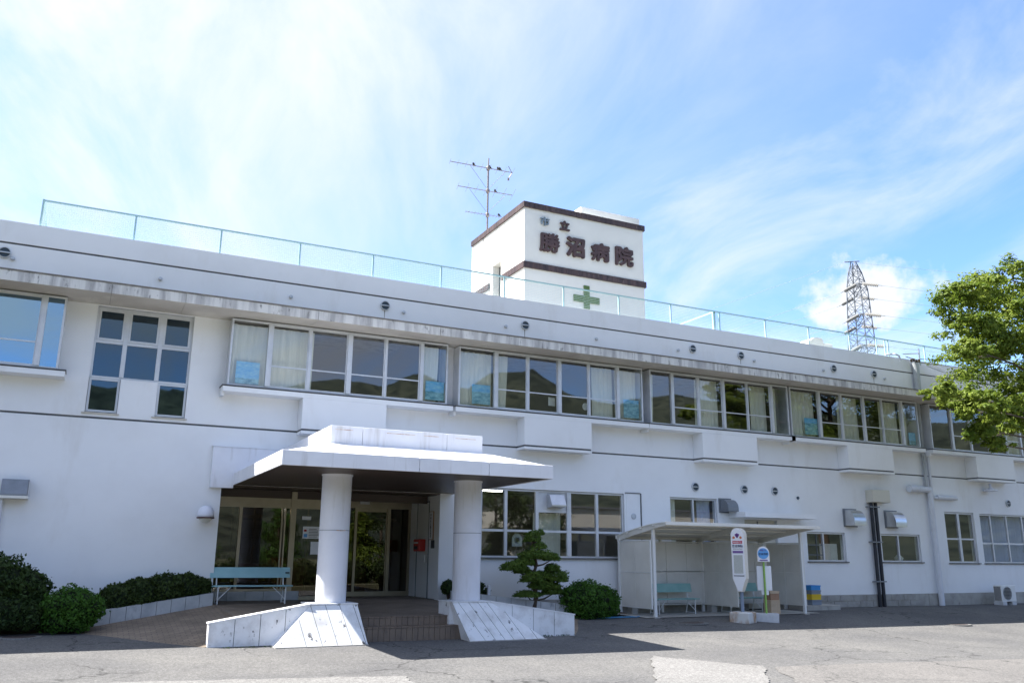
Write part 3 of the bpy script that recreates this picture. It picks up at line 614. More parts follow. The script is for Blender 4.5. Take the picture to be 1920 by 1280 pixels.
# pipes by the right-hand joint
b = MB(); b.tube([(28.5, 22.06, 9.02), (28.5, 22.06, 7.72)], .125, 14); dp = b.build('downpipe', 'pipe_grey', H, smooth=False); smooth_angle(dp)
b = MB(); b.tube([(28.43, 22.09, 7.42), (28.43, 22.09, 4.05)], .065, 12).tube([(28.43, 22.09, 5.5), (28.43, 22.09, 5.38)], .075, 12).tube([(28.43, 22.09, 4.62), (28.43, 22.09, 4.5)], .075, 12); smooth_angle(b.build('downpipe', 'pipe_grey', H))
b = MB(); b.tube([(28.52, 22.05, 4.15), (28.52, 22.05, -.02)], .10, 14).tube([(27.45, 22.06, 4.15), (28.52, 22.06, 4.15)], .115, 14).tube([(27.42, 22.06, 4.15), (27.62, 22.06, 4.15)], .13, 14).tube([(27.9, 22.06, 4.15), (28.05, 22.06, 4.15)], .13, 14); smooth_angle(b.build('downpipe', 'pipe_white', H))
b = MB(); b.tube([(28.68, 22.1, 7.42), (28.68, 22.1, 4.0), (28.74, 22.1, 3.9), (28.85, 22.1, 3.87), (30.05, 22.1, 3.87)], .055, 12).tube([(28.95, 22.1, 3.89), (30.0, 22.1, 3.89)], .085, 12); smooth_angle(b.build('drain_pipe', 'pipe_white', H))
b = MB(); b.bevbox(25.27, 26.13, 21.86, WY-.002, 3.58, 4.02, .01); b.build('junction_box', 'box_beige', H)
for x in (25.38, 25.60):
    b = MB(); b.tube([(x, 22.08, 3.57), (x, 22.08, 0)], .062, 12); c = b.build('conduit', 'black_pipe', H); smooth_angle(c)
for z in (3.42, 2.2, .85):
    b = MB(); b.box(25.22, 25.72, 22.0, 22.03, z-.02, z+.02).box(25.22, 25.25, 22.03, WY-.002, z-.02, z+.02).box(25.69, 25.72, 22.03, WY-.002, z-.02, z+.02); b.build('pipe_clamp', 'steel_dull', H)
# bracket lamps
def eyeball(x, y, z, ma='lamp_white'):
    b = MB(); b.lathe([(.19, 0), (.195, .06), (.18, .15), (.14, .22), (.07, .265), (.01, .275)], (x, y, z), 20); l = b.build('wall_lamp', ma, H, smooth=True)
    b = MB(); b.lathe([(.20, -.03), (.21, -.01), (.20, .0)], (x, y, z), 20); b.build('rim', 'lamp_rim', l)
    b = MB(); b.lathe([(.02, -.14), (.10, -.11), (.15, -.05), (.16, -.03)], (x, y, z), 16); b.build('lens', 'lens', l, smooth=True)
    b = MB(); b.box(x-.05, x+.05, y+.15, WY-.003, z+.02, z+.14); b.build('arm', ma, l)
eyeball(2.74, 21.93, 2.45)
b = MB(); b.lathe([(.26, 0), (.25, .05), (.10, .10), (.05, .16), (.05, .30)], (31.9, 21.95, 4.22), 16); b.build('ceiling_lamp', 'lamp_white', H, smooth=True)
b = MB(); b.lathe([(.20, 0), (.2, .04), (.12, .10), (.05, .14), (.05, .30)], (5.3, 21.95, 4.28), 16); b.build('ceiling_lamp', 'soffit', H, smooth=True)

# ------------------------------------------------------------------ entrance recess
FZ = .47
b = MB(); b.box(2.90, 3.06, WY+.26, 29, .3, 3.74).box(8.88, 9.05, WY+.26, 29, .3, 3.74).box(2.9, 9.05, 29, 29.2, .3, 3.74); b.build('lobby_wall', 'interior', H)
b = MB(); b.box(8.862, 8.9, WY+.25, 24.62, FZ, 3.22); b.build('recess_wall', 'wall', H)
b = MB(); b.box(3.06, 8.862, WY+.001, 24.62, 3.225, 3.30); b.build('recess_ceiling', 'soffit_dark', H)
b = MB(); b.box(3.06, 8.88, 24.62, 29, 3.05, 3.15); b.build('lobby_ceiling', 'interior', H)
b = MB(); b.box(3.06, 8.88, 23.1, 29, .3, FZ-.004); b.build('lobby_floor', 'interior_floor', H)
def stick(b, x, w_, z0, z1, y=23.0, d_=.08): b.box(x-w_/2, x+w_/2, y, y+d_, z0, z1)
# left glazed screen
b = MB(); stick(b, 3.14, .07, .72, 3.2); stick(b, 3.73, .07, .72, 3.01); stick(b, 4.78, .035, .72, 2.77); stick(b, 4.86, .035, .72, 2.77); stick(b, 5.06, .14, FZ, 3.2, 22.97, .14)
stick(b, 5.83, .06, FZ, 3.2, 22.99, .1)
b.box(3.1, 4.99, 23.003, 23.077, 2.77, 3.02).box(5.13, 5.80, 23.003, 23.077, 2.77, 3.02).box(3.1, 4.99, 23.003, 23.077, .69, .75).box(5.13, 5.80, 23.003, 23.077, FZ, .56); S1 = b.build('glazed_screen', 'bronze', H)
for a, c in ((3.175, 3.695), (3.765, 4.76), (4.88, 4.99)): pane(a, c, .75, 2.77, 23.03, 'glass_bronze', S1)
pane(5.13, 5.80, .56, 2.77, 23.03, 'glass_bronze', S1)
b = MB(); b.box(3.1, 8.8, 23.02, 23.06, 3.02, 3.22); b.build('fascia', 'soffit_dark', S1)
for k in range(5):
    b = MB(); b.bevbox(3.10+k*.445, 3.10+k*.445+.437, 22.95, 23.1, FZ, .69, .005); b.build('dado_tile', 'planter_panel', S1)
# return screen from the post back to the doors, then the sliding doors
b = MB(); b.box(5.79, 5.87, 23.12, 24.46, 2.9, 3.2).box(5.79, 5.87, 23.12, 24.46, FZ, .55); S2 = b.build('glazed_screen', 'bronze', H)
b = MB(); b.box(5.825, 5.831, 23.12, 24.46, .55, 2.9); b.build('pane', 'glass_bronze', S2)
b = MB(); b.box(5.8, 8.86, 24.46, 24.6, 2.92, 3.22).box(5.8, 8.86, 24.46, 24.58, FZ, .60); stick(b, 5.84, .08, .6, 2.92, 24.47); stick(b, 6.1, .06, .6, 2.92, 24.47); stick(b, 7.18, .05, .6, 2.92, 24.47); stick(b, 8.18, .09, .6, 2.92, 24.46); stick(b, 8.82, .07, .6, 2.92, 24.47)
S3 = b.build('door_frame', 'bronze', H)
for a, c in ((5.88, 6.07), (6.13, 7.155)): pane(a, c, .6, 2.92, 24.50, 'glass_bronze', S3)
b = MB(); b.box(7.21, 8.13, 24.50, 24.54, 2.82, 2.92).box(7.21, 7.235, 24.50, 24.54, .6, 2.82).box(8.105, 8.13, 24.50, 24.54, .6, 2.82); dr = b.build('sliding_door', 'bronze', H)
pane(7.235, 8.105, .6, 2.82, 24.515, 'glass_bronze', dr); pane(8.225, 8.785, .6, 2.92, 24.50, 'glass_bronze', S3)
b = MB(); b.box(7.27, 7.55, 24.40, 24.459, 3.03, 3.11); b.build('door_sensor', 'steel_white', S3)
b = MB(); b.tube([(3.2, 26.2, 3.0), (4.9, 26.2, 3.0)], .035, 8); b.build('ceiling_light', 'tube_light', H)
b = MB(); b.tube([(11.0, 24.6, 3.62), (11.9, 24.6, 3.62)], .05, 8); b.build('ceiling_light', 'tube_light', H)
b = MB()
for x in (3.35, 3.95, 4.12, 4.55, 6.2, 6.9, 7.6): b.box(x-.03, x+.03, 25.6, 25.66, FZ, 3.04)
b.box(3.1, 8.8, 25.605, 25.655, 2.6, 2.7); b.build('inner_screen', 'bronze', H)
b = MB(); b.box(4.15, 4.95, 25.7, 25.72, 1.2, 2.55).box(3.2, 3.5, 24.9, 24.92, 1.5, 1.85).box(6.35, 6.75, 25.7, 25.72, 1.3, 1.9); b.build('reflection_panel', 'paper_grey', H)  # pale boards added in place of a large rectangular reflection in the glass
# lobby furniture that shows behind the glass
b = MB(); b.box(3.4, 4.9, 24.2, 24.75, FZ, 1.35); b.build('counter', 'cardboard_brown', H)
b = MB(); b.box(5.6, 8.7, 28.2, 28.9, FZ, 1.5); b.build('counter', 'wood', H)
# steel side door in the recess
b = MB(); b.box(8.835, 8.861, 22.92, 23.82, FZ+.02, 3.06); d = b.build('side_door', 'steel_white', H)
b = MB(); b.box(8.82, 8.834, 22.895, 22.92, FZ, 3.09).box(8.82, 8.834, 23.82, 23.845, FZ, 3.09).box(8.82, 8.834, 22.92, 23.82, 3.062, 3.09); b.build('door_frame', 'frame_dark', d)
b = MB(); b.bevbox(8.76, 8.833, 23.0, 23.06, 1.42, 1.62, .01); b.build('handle', 'steel', d)

# ------------------------------------------------------------------ stair tower
TX0, TX1, TY0, TY1 = 14.41, 20.05, 28.0, 33.1
b = MB()
b.quad((TX0+.301, TY0, 8), (TX1, TY0, 8), (TX1, TY0, 15.2), (TX0+.301, TY0, 15.2)); b.quad((TX1, TY0, 8), (TX1, TY1, 8), (TX1, TY1, 15.2), (TX1, TY0, 15.2)); b.quad((TX1, TY1, 8), (TX0+.3, TY1, 8), (TX0+.3, TY1, 15.2), (TX1, TY1, 15.2)); b.quad((TX0+.3, TY0, 15.2), (TX1, TY0, 15.2), (TX1, TY1, 15.2), (TX0+.3, TY1, 15.2))
wb = MB(); wall_holes(wb, TY0, TY1, 8, 15.2, [(30.1, 30.9, 11.6, 13.42)], 0, .3)
b.add([(TX0+v[1], v[0], v[2]) for v in wb.v], [tuple(reversed(f)) for f in wb.f])
b.build('tower_wall', 'tower_wall', H)
b = MB(); b.box(TX0+.31, TX0+.35, 30.0, 31.0, 11.5, 13.5); b.build('tower_window', 'frame_dark', H)
for z0, z1 in ((15.0, 15.24), (12.49, 12.74)):
    p = .07
    n = 24
    for k in range(n):
        a = TX0-p+(TX1-TX0+2*p)*k/n; c = TX0-p+(TX1-TX0+2*p)*(k+1)/n
        b = MB(); b.bevbox(a+.003, c-.003, TY0-p, TY0-.003, z0+random.uniform(-.004, .004), z1, .006); b.build('band_tile', 'brown_tile', H)
    n = 21
    for k in range(n):
        a = TY0-.0+(TY1-TY0)*k/n; c = TY0+(TY1-TY0)*(k+1)/n
        if z0 < 13 and c > 30.08 and a < 30.92: continue
        b = MB(); b.bevbox(TX0-p, TX0-.003, a+.003, c-.003, z0+random.uniform(-.004, .004), z1, .006); b.build('band_tile', 'brown_tile', H)
    b = MB(); b.box(TX1+.003, TX1+p, TY0+.01, TY1, z0, z1); b.build('band', 'brown_tile', H)
b = MB(); b.box(17.62, 20.6, 29.0, 32.0, 15.21, 16.03); b.build('tower_roof_block', 'tower_wall', H)
for ch, x0, x1, z0, z1, ma, bo in (('市', 15.09, 15.50, 14.36, 14.72, 'letter_faded', .004), ('立', 15.98, 16.43, 14.32, 14.73, 'letter', .014),
                    ('勝', 15.06, 15.97, 13.27, 14.08, 'letter', .022), ('沼', 16.26, 17.14, 13.27, 14.11, 'letter', .034), ('病', 17.43, 18.32, 13.28, 14.07, 'letter', .026), ('院', 18.61, 19.49, 13.27, 14.12, 'letter', .026)):
    b = MB()                                              # thick rounded strokes: the outline grown outwards
    for q in range(9):
        rr = 0 if q == 8 else bo*1.25; dx, dz_ = rr*math.cos(R(45*q)), rr*math.sin(R(45*q)); g_ = bo*1.25
        c_ = text_fit(ch, x0+g_+dx, x1-g_+dx, z0+g_+dz_, z1-g_+dz_, TY0-.05-.0007*q, .045)
        b.add(c_.v, c_.f)
    b.build('letter', ma, H)
b = MB(); b.box(17.085, 17.345, TY0-.045, TY0-.002, 11.19, 12.15).box(16.61, 17.083, TY0-.045, TY0-.002, 11.44, 11.71).box(17.347, 17.81, TY0-.045, TY0-.002, 11.44, 11.71); b.build('cross', 'green_cross', H)
b = MB(); b.tube([(TX0-.03, 31.9, 15.0), (TX0-.03, 31.3, 13.6), (TX0-.03, 31.05, 12.2), (TX0-.2, 30.5, 10.5)], .012, 6); b.build('cable', 'cable', H)

# ------------------------------------------------------------------ entrance canopy and columns
CX0, CX1, CY0 = 3.33, 9.21, 16.45
K = thing('entrance_canopy', 'white metal entrance canopy with dark brown soffit on two round columns', 'canopy', (6.27, 17.9, .64))
b = MB(); b.box(CX0+.01, CX1-.01, CY0+.01, WY-.01, 3.262, 3.32); b.build('soffit', 'soffit_dark', K)
def fasc(name, p, ma='metal_white'):
    b = MB(); b.bevbox(*p, .006); return b.build(name, ma, K)
for a, c in ((CX0, 6.10), (6.10, 7.66), (7.66, CX1)): fasc('fascia_panel', (a+.004, c-.004, CY0, CY0+.03, 3.245, 3.535))
for a, c in ((CY0+.034, 18.1), (18.1, 20.1), (20.1, 21.2), (21.2, WY-.02)):
    fasc('fascia_panel', (CX0, CX0+.03, a+.003, c-.003, 3.245, 3.535)); fasc('fascia_panel', (CX1-.03, CX1, a+.003, c-.003, 3.245, 3.535))
UX0, UX1, UY0 = 4.53, 8.02, 17.6
b = MB()
b.quad((CX0+.03, CY0+.03, 3.52), (CX1-.03, CY0+.03, 3.52), (UX1, UY0, 3.86), (UX0, UY0, 3.86)); b.quad((CX0+.03, WY-.02, 3.52), (CX0+.03, CY0+.03, 3.52), (UX0, UY0, 3.86), (UX0, WY-.02, 3.86)); b.quad((CX1-.03, CY0+.03, 3.52), (CX1-.03, WY-.02, 3.52), (UX1, WY-.02, 3.86), (UX1, UY0, 3.86))
b.build('roof_sheet', 'metal_white', K)
for a, c in ((UX0, 5.22), (5.22, 7.15), (7.15, UX1)): fasc('upstand_panel', (a+.004, c-.004, UY0, UY0+.03, 3.84, 4.235))
for a, c in ((UY0+.034, 19.2), (19.2, 20.8), (20.8, WY-.02)):
    fasc('upstand_panel', (UX0, UX0+.03, a+.003, c-.003, 3.84, 4.235)); fasc('upstand_panel', (UX1-.03, UX1, a+.003, c-.003, 3.84, 4.235))
b = MB(); b.box(UX0+.03, UX1-.03, UY0+.03, WY-.02, 4.15, 4.20); b.build('upstand_top', 'metal_white', K)
for a, c, z in ((4.62, 5.0, 4.155), (5.75, 6.4, 4.15), (6.6, 6.95, 4.15), (7.35, 7.85, 4.145)):   # rusty seam lines
    b = MB(); b.box(a, c, UY0-.003, UY0-.0005, z-.005, z+.006); b.build('rust_streak', 'rust', K)
b = MB(); b.box(2.79, CX0+.002, WY-.16, WY-.003, 3.17, 4.16); b.build('backing_panel', 'metal_white', K)
b = MB(); b.box(CX0+.002, 4.45, WY-.158, WY-.003, 3.54, 4.16).box(2.77, 4.45, WY-.175, WY-.003, 4.162, 4.18); b.build('backing_panel', 'metal_white', K)
for cx_ in (4.87, 7.92):
    b = MB(); b.lathe([(.312, .64), (.312, 2.1), (.309, 2.102), (.309, 2.108), (.312, 2.11), (.312, 3.23), (.33, 3.232), (.33, 3.26)], (cx_, 18.14, 0), 40); smooth_angle(b.build('column', 'column', K), 30)
for cx_ in (4.87, 7.92):
    b = MB(); b.lathe([(.3128, 2.092), (.3128, 2.104), (.30, 2.104), (.30, 2.092)], (cx_, 18.14, 0), 40); b.build('column_seam', 'steel_dull', K)
b = MB()
for x, z in ((4.85, 2.095), (4.92, 2.09), (4.99, 2.095)): b.box(x-.02, x+.035, 17.818, 17.8275, z-.006, z+.006)
b.build('rust_streak', 'rust', K)

# ------------------------------------------------------------------ platform, ramps, steps
b = MB()
b.hexa([(3.08, 18.0, -.3), (9.0, 18.0, -.3), (8.86, 24.45, -.3), (3.08, 24.45, -.3), (3.08, 18.0, .355), (9.0, 18.0, .355), (8.86, 23.0, FZ), (3.08, 23.0, FZ)])
P0 = b.build('entrance_platform', 'paving', None); tag(P0, 'brown paved entrance platform with ramps and steps', kind='structure')
b = MB(); b.box(3.08, 8.86, 22.9, 24.46, .2, FZ+.003); b.build('recess_floor', 'paving', P0)
def ruled(b, bot0, bot1, top0, top1, n=10):
    A, B, C, D = map(Vector, (bot0, bot1, top1, top0)); o_ = len(b.v)
    for i in range(n+1):
        for j in range(n+1):
            u, v = i/n, j/n; b.v.append(tuple(A*(1-u)*(1-v)+B*u*(1-v)+C*u*v+D*(1-u)*v))
    b.f += [(o_+i*(n+1)+j, o_+(i+1)*(n+1)+j, o_+(i+1)*(n+1)+j+1, o_+i*(n+1)+j+1) for i in range(n) for j in range(n)]
b = MB(); ruled(b, (-.15, 20.85, zg(0, 20.85)+.004), (2.4, 17.75, zg(2.4, 17.75)+.004), (3.09, 21.75, .452), (4.3, 18.02, .358)); b.build('ramp', 'paving', P0, fix=True)
b = MB(); ruled(b, (12.6, 20.85, zg(12.6, 20.85)+.004), (10.5, 17.75, zg(10.5, 17.75)+.004), (9.0, 21.75, .452), (8.2, 18.02, .358)); b.build('ramp', 'paving', P0, fix=True)
for k, (y0, z0, z1) in enumerate(((18.0, .17, .352), (17.68, -.22, .168))):
    n = 19; xa, xb = 5.28, 7.62
    for i in range(n):
        a = xa+(xb-xa)*i/n; c = xa+(xb-xa)*(i+1)/n
        bb = MB(); bb.bevbox(a+.003, c-.003, y0-.02, y0, z0, z1-.028, .003); bb.build('riser_tile', 'step_tile', P0)
        bb = MB(); bb.bevbox(a+.003, c-.003, y0-.03, y0+(.30 if k else .12), z1-.024, z1+.006, .004); bb.build('tread_tile', 'step_tile', P0)
    bb = MB(); bb.box(xa, xb, y0, y0+.34, -.3, z1-.026); bb.build('step_core', 'concrete', P0)

# ramp walls with column pedestals -------------------------------------------------
def ramp_wall(label, pts_top, xend, sgn, ped, pan_n):
    """wall in the plane y 17.7..17.95 running from the pedestal to xend; top falls outwards"""
    T_ = thing('ramp_wall', label, 'wall', ((ped['top'][0]+ped['top'][1])/2, 17.8, zg(5, 17.6)-.02), 0, 'ramp walls carrying the canopy columns')
    x_in = ped['top'][0] if sgn < 0 else ped['top'][1]
    za = lambda x: .635 if (x-x_in)*sgn <= .1 else .635+(.315-.635)*((x-x_in)*sgn-.1)/(abs(xend-x_in)-.1)
    n = pan_n
    for k in range(n):
        a = x_in+(xend-x_in)*k/n+.006*sgn; c = x_in+(xend-x_in)*(k+1)/n-.006*sgn
        lo = zg(a, 17.7)-.05; pa, pc = (a, c) if a < c else (c, a)
        b = MB(); b.hexa([(pa, 17.70, lo), (pc, 17.70, lo), (pc, 17.95, lo), (pa, 17.95, lo), (pa, 17.70, za(pa)), (pc, 17.70, za(pc)), (pc, 17.95, za(pc)), (pa, 17.95, za(pa))]); b.build('panel', 'ramp_panel', T_)
    pa, pc = sorted((x_in, xend)); b = MB(); b.hexa([(pa+.02, 17.712, -.2), (pc-.02, 17.712, -.2), (pc-.02, 17.94, -.2), (pa+.02, 17.94, -.2), (pa+.02, 17.712, za(pa)-.012), (pc-.02, 17.712, za(pc)-.012), (pc-.02, 17.94, za(pc)-.012), (pa+.02, 17.94, za(pa)-.012)]); b.build('joint_filler', 'joint', T_)
    b = MB(); b.hexa([(pa-.01, 17.685, za(pa)-.004), (pc+.01, 17.685, za(pc)-.004), (pc+.01, 17.965, za(pc)-.004), (pa-.01, 17.965, za(pa)-.004), (pa-.01, 17.685, za(pa)+.022), (pc+.01, 17.685, za(pc)+.022), (pc+.01, 17.965, za(pc)+.022), (pa-.01, 17.965, za(pa)+.022)]); b.build('coping', 'ramp_panel', T_)
    # pedestal: slanted front of five boards
    t0, t1 = ped['top']; b0, b1 = ped['bot']; zb = ped['z']; yb = ped['y']
    b = MB(); b.hexa([(t0, 17.88, zb-.05), (t1, 17.88, zb-.05), (t1, 18.5, zb-.05), (t0, 18.5, zb-.05), (t0, 17.88, .628), (t1, 17.88, .628), (t1, 18.5, .628), (t0, 18.5, .628)]); b.build('pedestal_block', 'ramp_panel', T_)
    b = MB(); b.box(t0-.012, t1+.012, 17.70, 18.52, .630, .652); b.build('pedestal_cap', 'ramp_panel', T_)
    cuts = ped['cuts']
    b = MB(); b.hexa([(b0+.03, yb+.03, zb), (b1-.03, yb+.03, zb), (b1-.03, 17.87, zb), (b0+.03, 17.87, zb), (t0+.02, 17.735, .615), (t1-.02, 17.735, .615), (t1-.02, 17.87, .615), (t0+.02, 17.87, .615)]); b.build('joint_filler', 'joint', T_)
    quad_ = [(b0, zb), (b1, zb), (t1, .628), (t0, .628)]; sh = ped['shear']; zt = .628
    def ypl(z): return yb+(17.72-yb)*(z-zb)/(zt-zb)
    # parallel boards: clip the trapezoid by slanted lines x = cut + sh*(zt-z)/(zt-zb)
    def clip(poly, f):
        out_ = []
        for i in range(len(poly)):
            p, q = poly[i], poly[(i+1) % len(poly)]; fp, fq = f(p), f(q)
            if fp >= 0: out_.append(p)
            if (fp > 0 > fq) or (fp < 0 < fq):
                t = fp/(fp-fq); out_.append((p[0]+(q[0]-p[0])*t, p[1]+(q[1]-p[1])*t))
        return out_
    cc = [-9]+cuts+[99]
    for k in range(len(cc)-1):
        lo_, hi_ = cc[k]+.006, cc[k+1]-.006
        poly = clip(clip(quad_, lambda p: p[0]-sh*(zt-p[1])/(zt-zb)-lo_), lambda p: hi_-(p[0]-sh*(zt-p[1])/(zt-zb)))
        if len(poly) < 3: continue
        nq = len(poly); b = MB(); vs_ = [(x, ypl(z), z) for x, z in poly]+[(x, max(ypl(z)+.03, ypl(z)), z) for x, z in poly]
        b.add(vs_, [tuple(range(nq)), tuple(range(2*nq-1, nq-1, -1))]+[(i, i+nq, (i+1) % nq+nq, (i+1) % nq) for i in range(nq)]); b.build('slanted_panel', 'ramp_panel', T_, fix=True)
    # side cheeks of the slanted pedestal
    b = MB(); b.quad((b0, yb, zb), (t0, 17.72, zt), (t0, 17.88, zt), (b0, 17.88, zb)); b.quad((b1, yb, zb), (b1, 17.88, zb), (t1, 17.88, zt), (t1, 17.72, zt)); b.build('pedestal_cheek', 'ramp_panel', T_)
    b = MB(); b.box(b0-.02, b1+.01, yb-.03, 17.7, zb-.08, zb+.012); b.build('pedestal_foot', 'concrete', T_)
    return T_
ramp_wall('white panelled ramp wall with slanted pedestal under the left canopy column', None, 2.45, -1, dict(top=(4.36, 5.32), bot=(3.63, 5.42), z=zg(4.5, 17.4), y=17.19, cuts=[4.05, 4.36, 4.66, 4.95, 5.23], shear=.16), 4)
ramp_wall('white panelled ramp wall with flaking slanted pedestal under the right canopy column', None, 10.45, 1, dict(top=(7.42, 8.32), bot=(7.62, 9.42), z=zg(8.5, 17.4), y=17.18, cuts=[7.56, 7.80, 8.02, 8.23, 8.5, 8.8], shear=.42), 4)
# low planter walls behind the ramps
def planter(label, A, B, zA, zB, n, hA, hB):
    A = Vector(A+(0,)); B = Vector(B+(0,)); d = (B-A); ln = d.length; d.normalize(); nrm = Vector((-d.y, d.x, 0))
    if nrm.y < 0: nrm = -nrm
    T_ = thing('planter_wall', label, 'wall', ((A+B)/2)[:2]+(min(zA, zB)-.05,), 0, 'low planter walls beside the ramps')
    for k in range(n):
        u0, u1 = k/n+.006/ln, (k+1)/n-.006/ln
        p0, p1 = A+d*ln*u0, A+d*ln*u1; q0, q1 = p0+nrm*.14, p1+nrm*.14
        b0_, b1_ = zA+(zB-zA)*u0-.08, zA+(zB-zA)*u1-.08; t0_, t1_ = zA+hA+(zB+hB-zA-hA)*u0, zA+hA+(zB+hB-zA-hA)*u1
        lo = [(p0.x, p0.y, b0_), (p1.x, p1.y, b1_), (q1.x, q1.y, b1_), (q0.x, q0.y, b0_)]; hi = [(p0.x, p0.y, t0_), (p1.x, p1.y, t1_), (q1.x, q1.y, t1_), (q0.x, q0.y, t0_)]
        b = MB(); b.hexa(lo+hi); b.build('panel', 'planter_panel', T_, fix=True)
    p0, p1 = A+d*.02, B-d*.02; e = nrm*.012; q0, q1 = p0+nrm*.128, p1+nrm*.128; p0, p1 = p0+e, p1+e
    b = MB(); b.hexa([(p0.x, p0.y, zA-.08), (p1.x, p1.y, zB-.08), (q1.x, q1.y, zB-.08), (q0.x, q0.y, zA-.08), (p0.x, p0.y, zA+hA-.012), (p1.x, p1.y, zB+hB-.012), (q1.x, q1.y, zB+hB-.012), (q0.x, q0.y, zA+hA-.012)]); b.build('joint_filler', 'joint', T_, fix=True)
planter('grey stained planter wall along the left ramp below the hedge', (-.06, 20.75), (3.05, 21.7), -.03, .44, 10, .34, .28)
planter('grey stained planter wall behind the right ramp in front of the garden pine', (8.95, 21.5), (12.45, 20.55), .44, -.03, 9, .28, .34)
b = MB(); b.add([(-8, 20.0, -.03), (-.1, 20.78, -.03), (-.1, 20.9, .10), (3.0, 21.75, .6), (3.0, 22.17, .6), (-8, 22.17, .3), (-8, 20.25, .08)], [(0, 1, 2, 6), (6, 2, 3, 4, 5)]); s_ = b.build('planting_bed', 'soil', None); tag(s_, 'dark soil bed along the wall left of the ramp', kind='structure')
b = MB(); b.add([(9.0, 21.62, .62), (12.4, 20.7, .22), (14.2, 20.9, .05), (14.2, 22.16, .15), (9.0, 22.16, .62)], [(0, 1, 2, 3, 4)]); s_ = b.build('planting_bed', 'soil', None); tag(s_, 'dark soil bed under the garden pine right of the porch', kind='structure')

# ------------------------------------------------------------------ things in and on the building
for i, (x0, x1, z0, z1, lab) in enumerate(((3.13, 3.71, 5.75, 6.32, 'blue cloudscape poster at the left end of the bay window above the porch'),
        (8.21, 8.76, 5.78, 6.31, 'blue framed landscape poster at the right end of the bay window above the porch'),
        (9.62, 10.19, 5.79, 6.35, 'blue sloping-hillside poster at the left end of the bay window right of the porch'),
        (14.76, 15.33, 5.79, 6.36, 'pale blue poster with bright top strip at the right end of the second bay window'),
        (22.29, 22.89, 5.80, 6.37, 'turquoise poster on the curtain of the bay window left of the downpipe'),
        (27.50, 27.86, 5.76, 6.22, 'small turquoise poster beside the downpipe in an upper window'))):
    b = MB(); b.box(x0, x1, 21.90, 21.912, z0, z1); o = b.build('poster', 'poster%d' % i, None); tag(o, lab, 'poster', 'posters in the upper windows')
def small(name, lab, cat, boxes, ma, bev=.004, group=None):
    b = MB()
    for q in boxes: b.bevbox(*q, bev) if bev else b.box(*q)
    o = b.build(name, ma, None); return tag(o, lab, cat, group)
small('stacked_papers', 'white sheet leaning in the middle of the second bay window', 'paper', [(12.13, 12.36, 21.96, 21.97, 5.95, 6.2)], 'paper', 0)
b = MB(); b.lathe([(.11, 0), (.11, .02), (0, .02)], (13.40, 21.95, 6.02), 16, 'Y'); tag(b.build('paper_plate', 'paper', None), 'round white disc in the second bay window', 'disc')
# red letter box and hanging board on the recess wall
Mx = thing('letter_box', 'red letter box on the white wall right of the entrance doors', 'letter box', (8.74, 23.3, 1.7))
b = MB(); b.bevbox(8.62, 8.82, 23.1, 23.55, 1.72, 2.05, .02); b.build('body', 'red', Mx)
b = MB(); b.box(8.605, 8.619, 23.18, 23.47, 1.93, 1.97); b.build('slot', 'steel_white', Mx)
b = MB(); b.box(8.605, 8.619, 23.2, 23.45, 1.77, 1.86); b.build('label_plate', 'ink', Mx)
Sb = thing('name_board', 'narrow white vertical board with brown frame above the red letter box', 'sign', (8.84, 22.75, 2.03))
b = MB(); b.box(8.835, 8.858, 22.60, 22.90, 2.03, 2.80); b.build('frame', 'wood', Sb)
b = MB(); b.box(8.822, 8.833, 22.62, 22.88, 2.045, 2.785); b.build('face', 'sign_white', Sb)
vs_, fs_ = text_mesh('甲\n州\n市\n立\n勝\n沼\n病\n院', .075, .002); b = MB()
ay, by = min(v[1] for v in vs_), max(v[1] for v in vs_); b.add([(8.818-v[2], 22.75-v[0], 2.09+(v[1]-ay)/(by-ay)*.64) for v in vs_], fs_); b.build('lettering', 'ink', Sb)
small('intercom', 'small black intercom panel beside the red letter box', 'intercom', [(8.80, 8.86, 22.52, 22.66, 1.80, 2.02)], 'ink', .01)
Nb = thing('notice', 'white notice with blue square on the entrance glass', 'notice', (5.55, 22.99, 2.0), 0, 'notices on the entrance glass')
b = MB(); b.box(5.33, 5.80, 22.984, 22.989, 2.01, 2.32); b.build('sheet', 'sign_white', Nb)
b = MB(); b.box(5.36, 5.45, 22.979, 22.983, 2.04, 2.13); b.build('blue_square', 'sign_blue', Nb)
b = MB(); b.box(5.36, 5.43, 22.979, 22.983, 2.19, 2.24); b.build('red_mark', 'red', Nb)
b = MB()
for k in range(6): b.box(5.49, 5.76-random.random()*.08, 22.979, 22.983, 2.05+k*.04, 2.062+k*.04)
b.build('print', 'ink', Nb)
small('notice', 'plain white notice below the larger one on the entrance glass', 'notice', [(5.56, 5.79, 22.984, 22.989, 1.61, 1.93)], 'sign_white', 0, 'notices on the entrance glass')
small('notice', 'small pale sign above the notices on the entrance glass', 'notice', [(5.29, 5.53, 22.984, 22.989, 2.49, 2.58)], 'sign_white', 0, 'notices on the entrance glass')
Rs = thing('round_sign', 'pale round-topped sign in the ground floor window by the pine', 'sign', (11.4, 22.5, 1.95))
b = MB(); b.prism_y([(11.18, 1.88), (11.50, 1.88), (11.50, 2.08)]+[(11.34+.16*math.cos(R(a)), 2.08+.16*math.sin(R(a))) for a in range(20, 180, 20)]+[(11.18, 2.08)], 22.40, 22.42); b.build('board', 'paper_grey', Rs, fix=True)
b = MB(); b.lathe([(.10, 0), (.10, .012), (.06, .014), (.06, .0), (0, .0)], (11.34, 22.399, 2.06), 18, 'Y'); b.build('emblem', 'steel_dull', Rs)

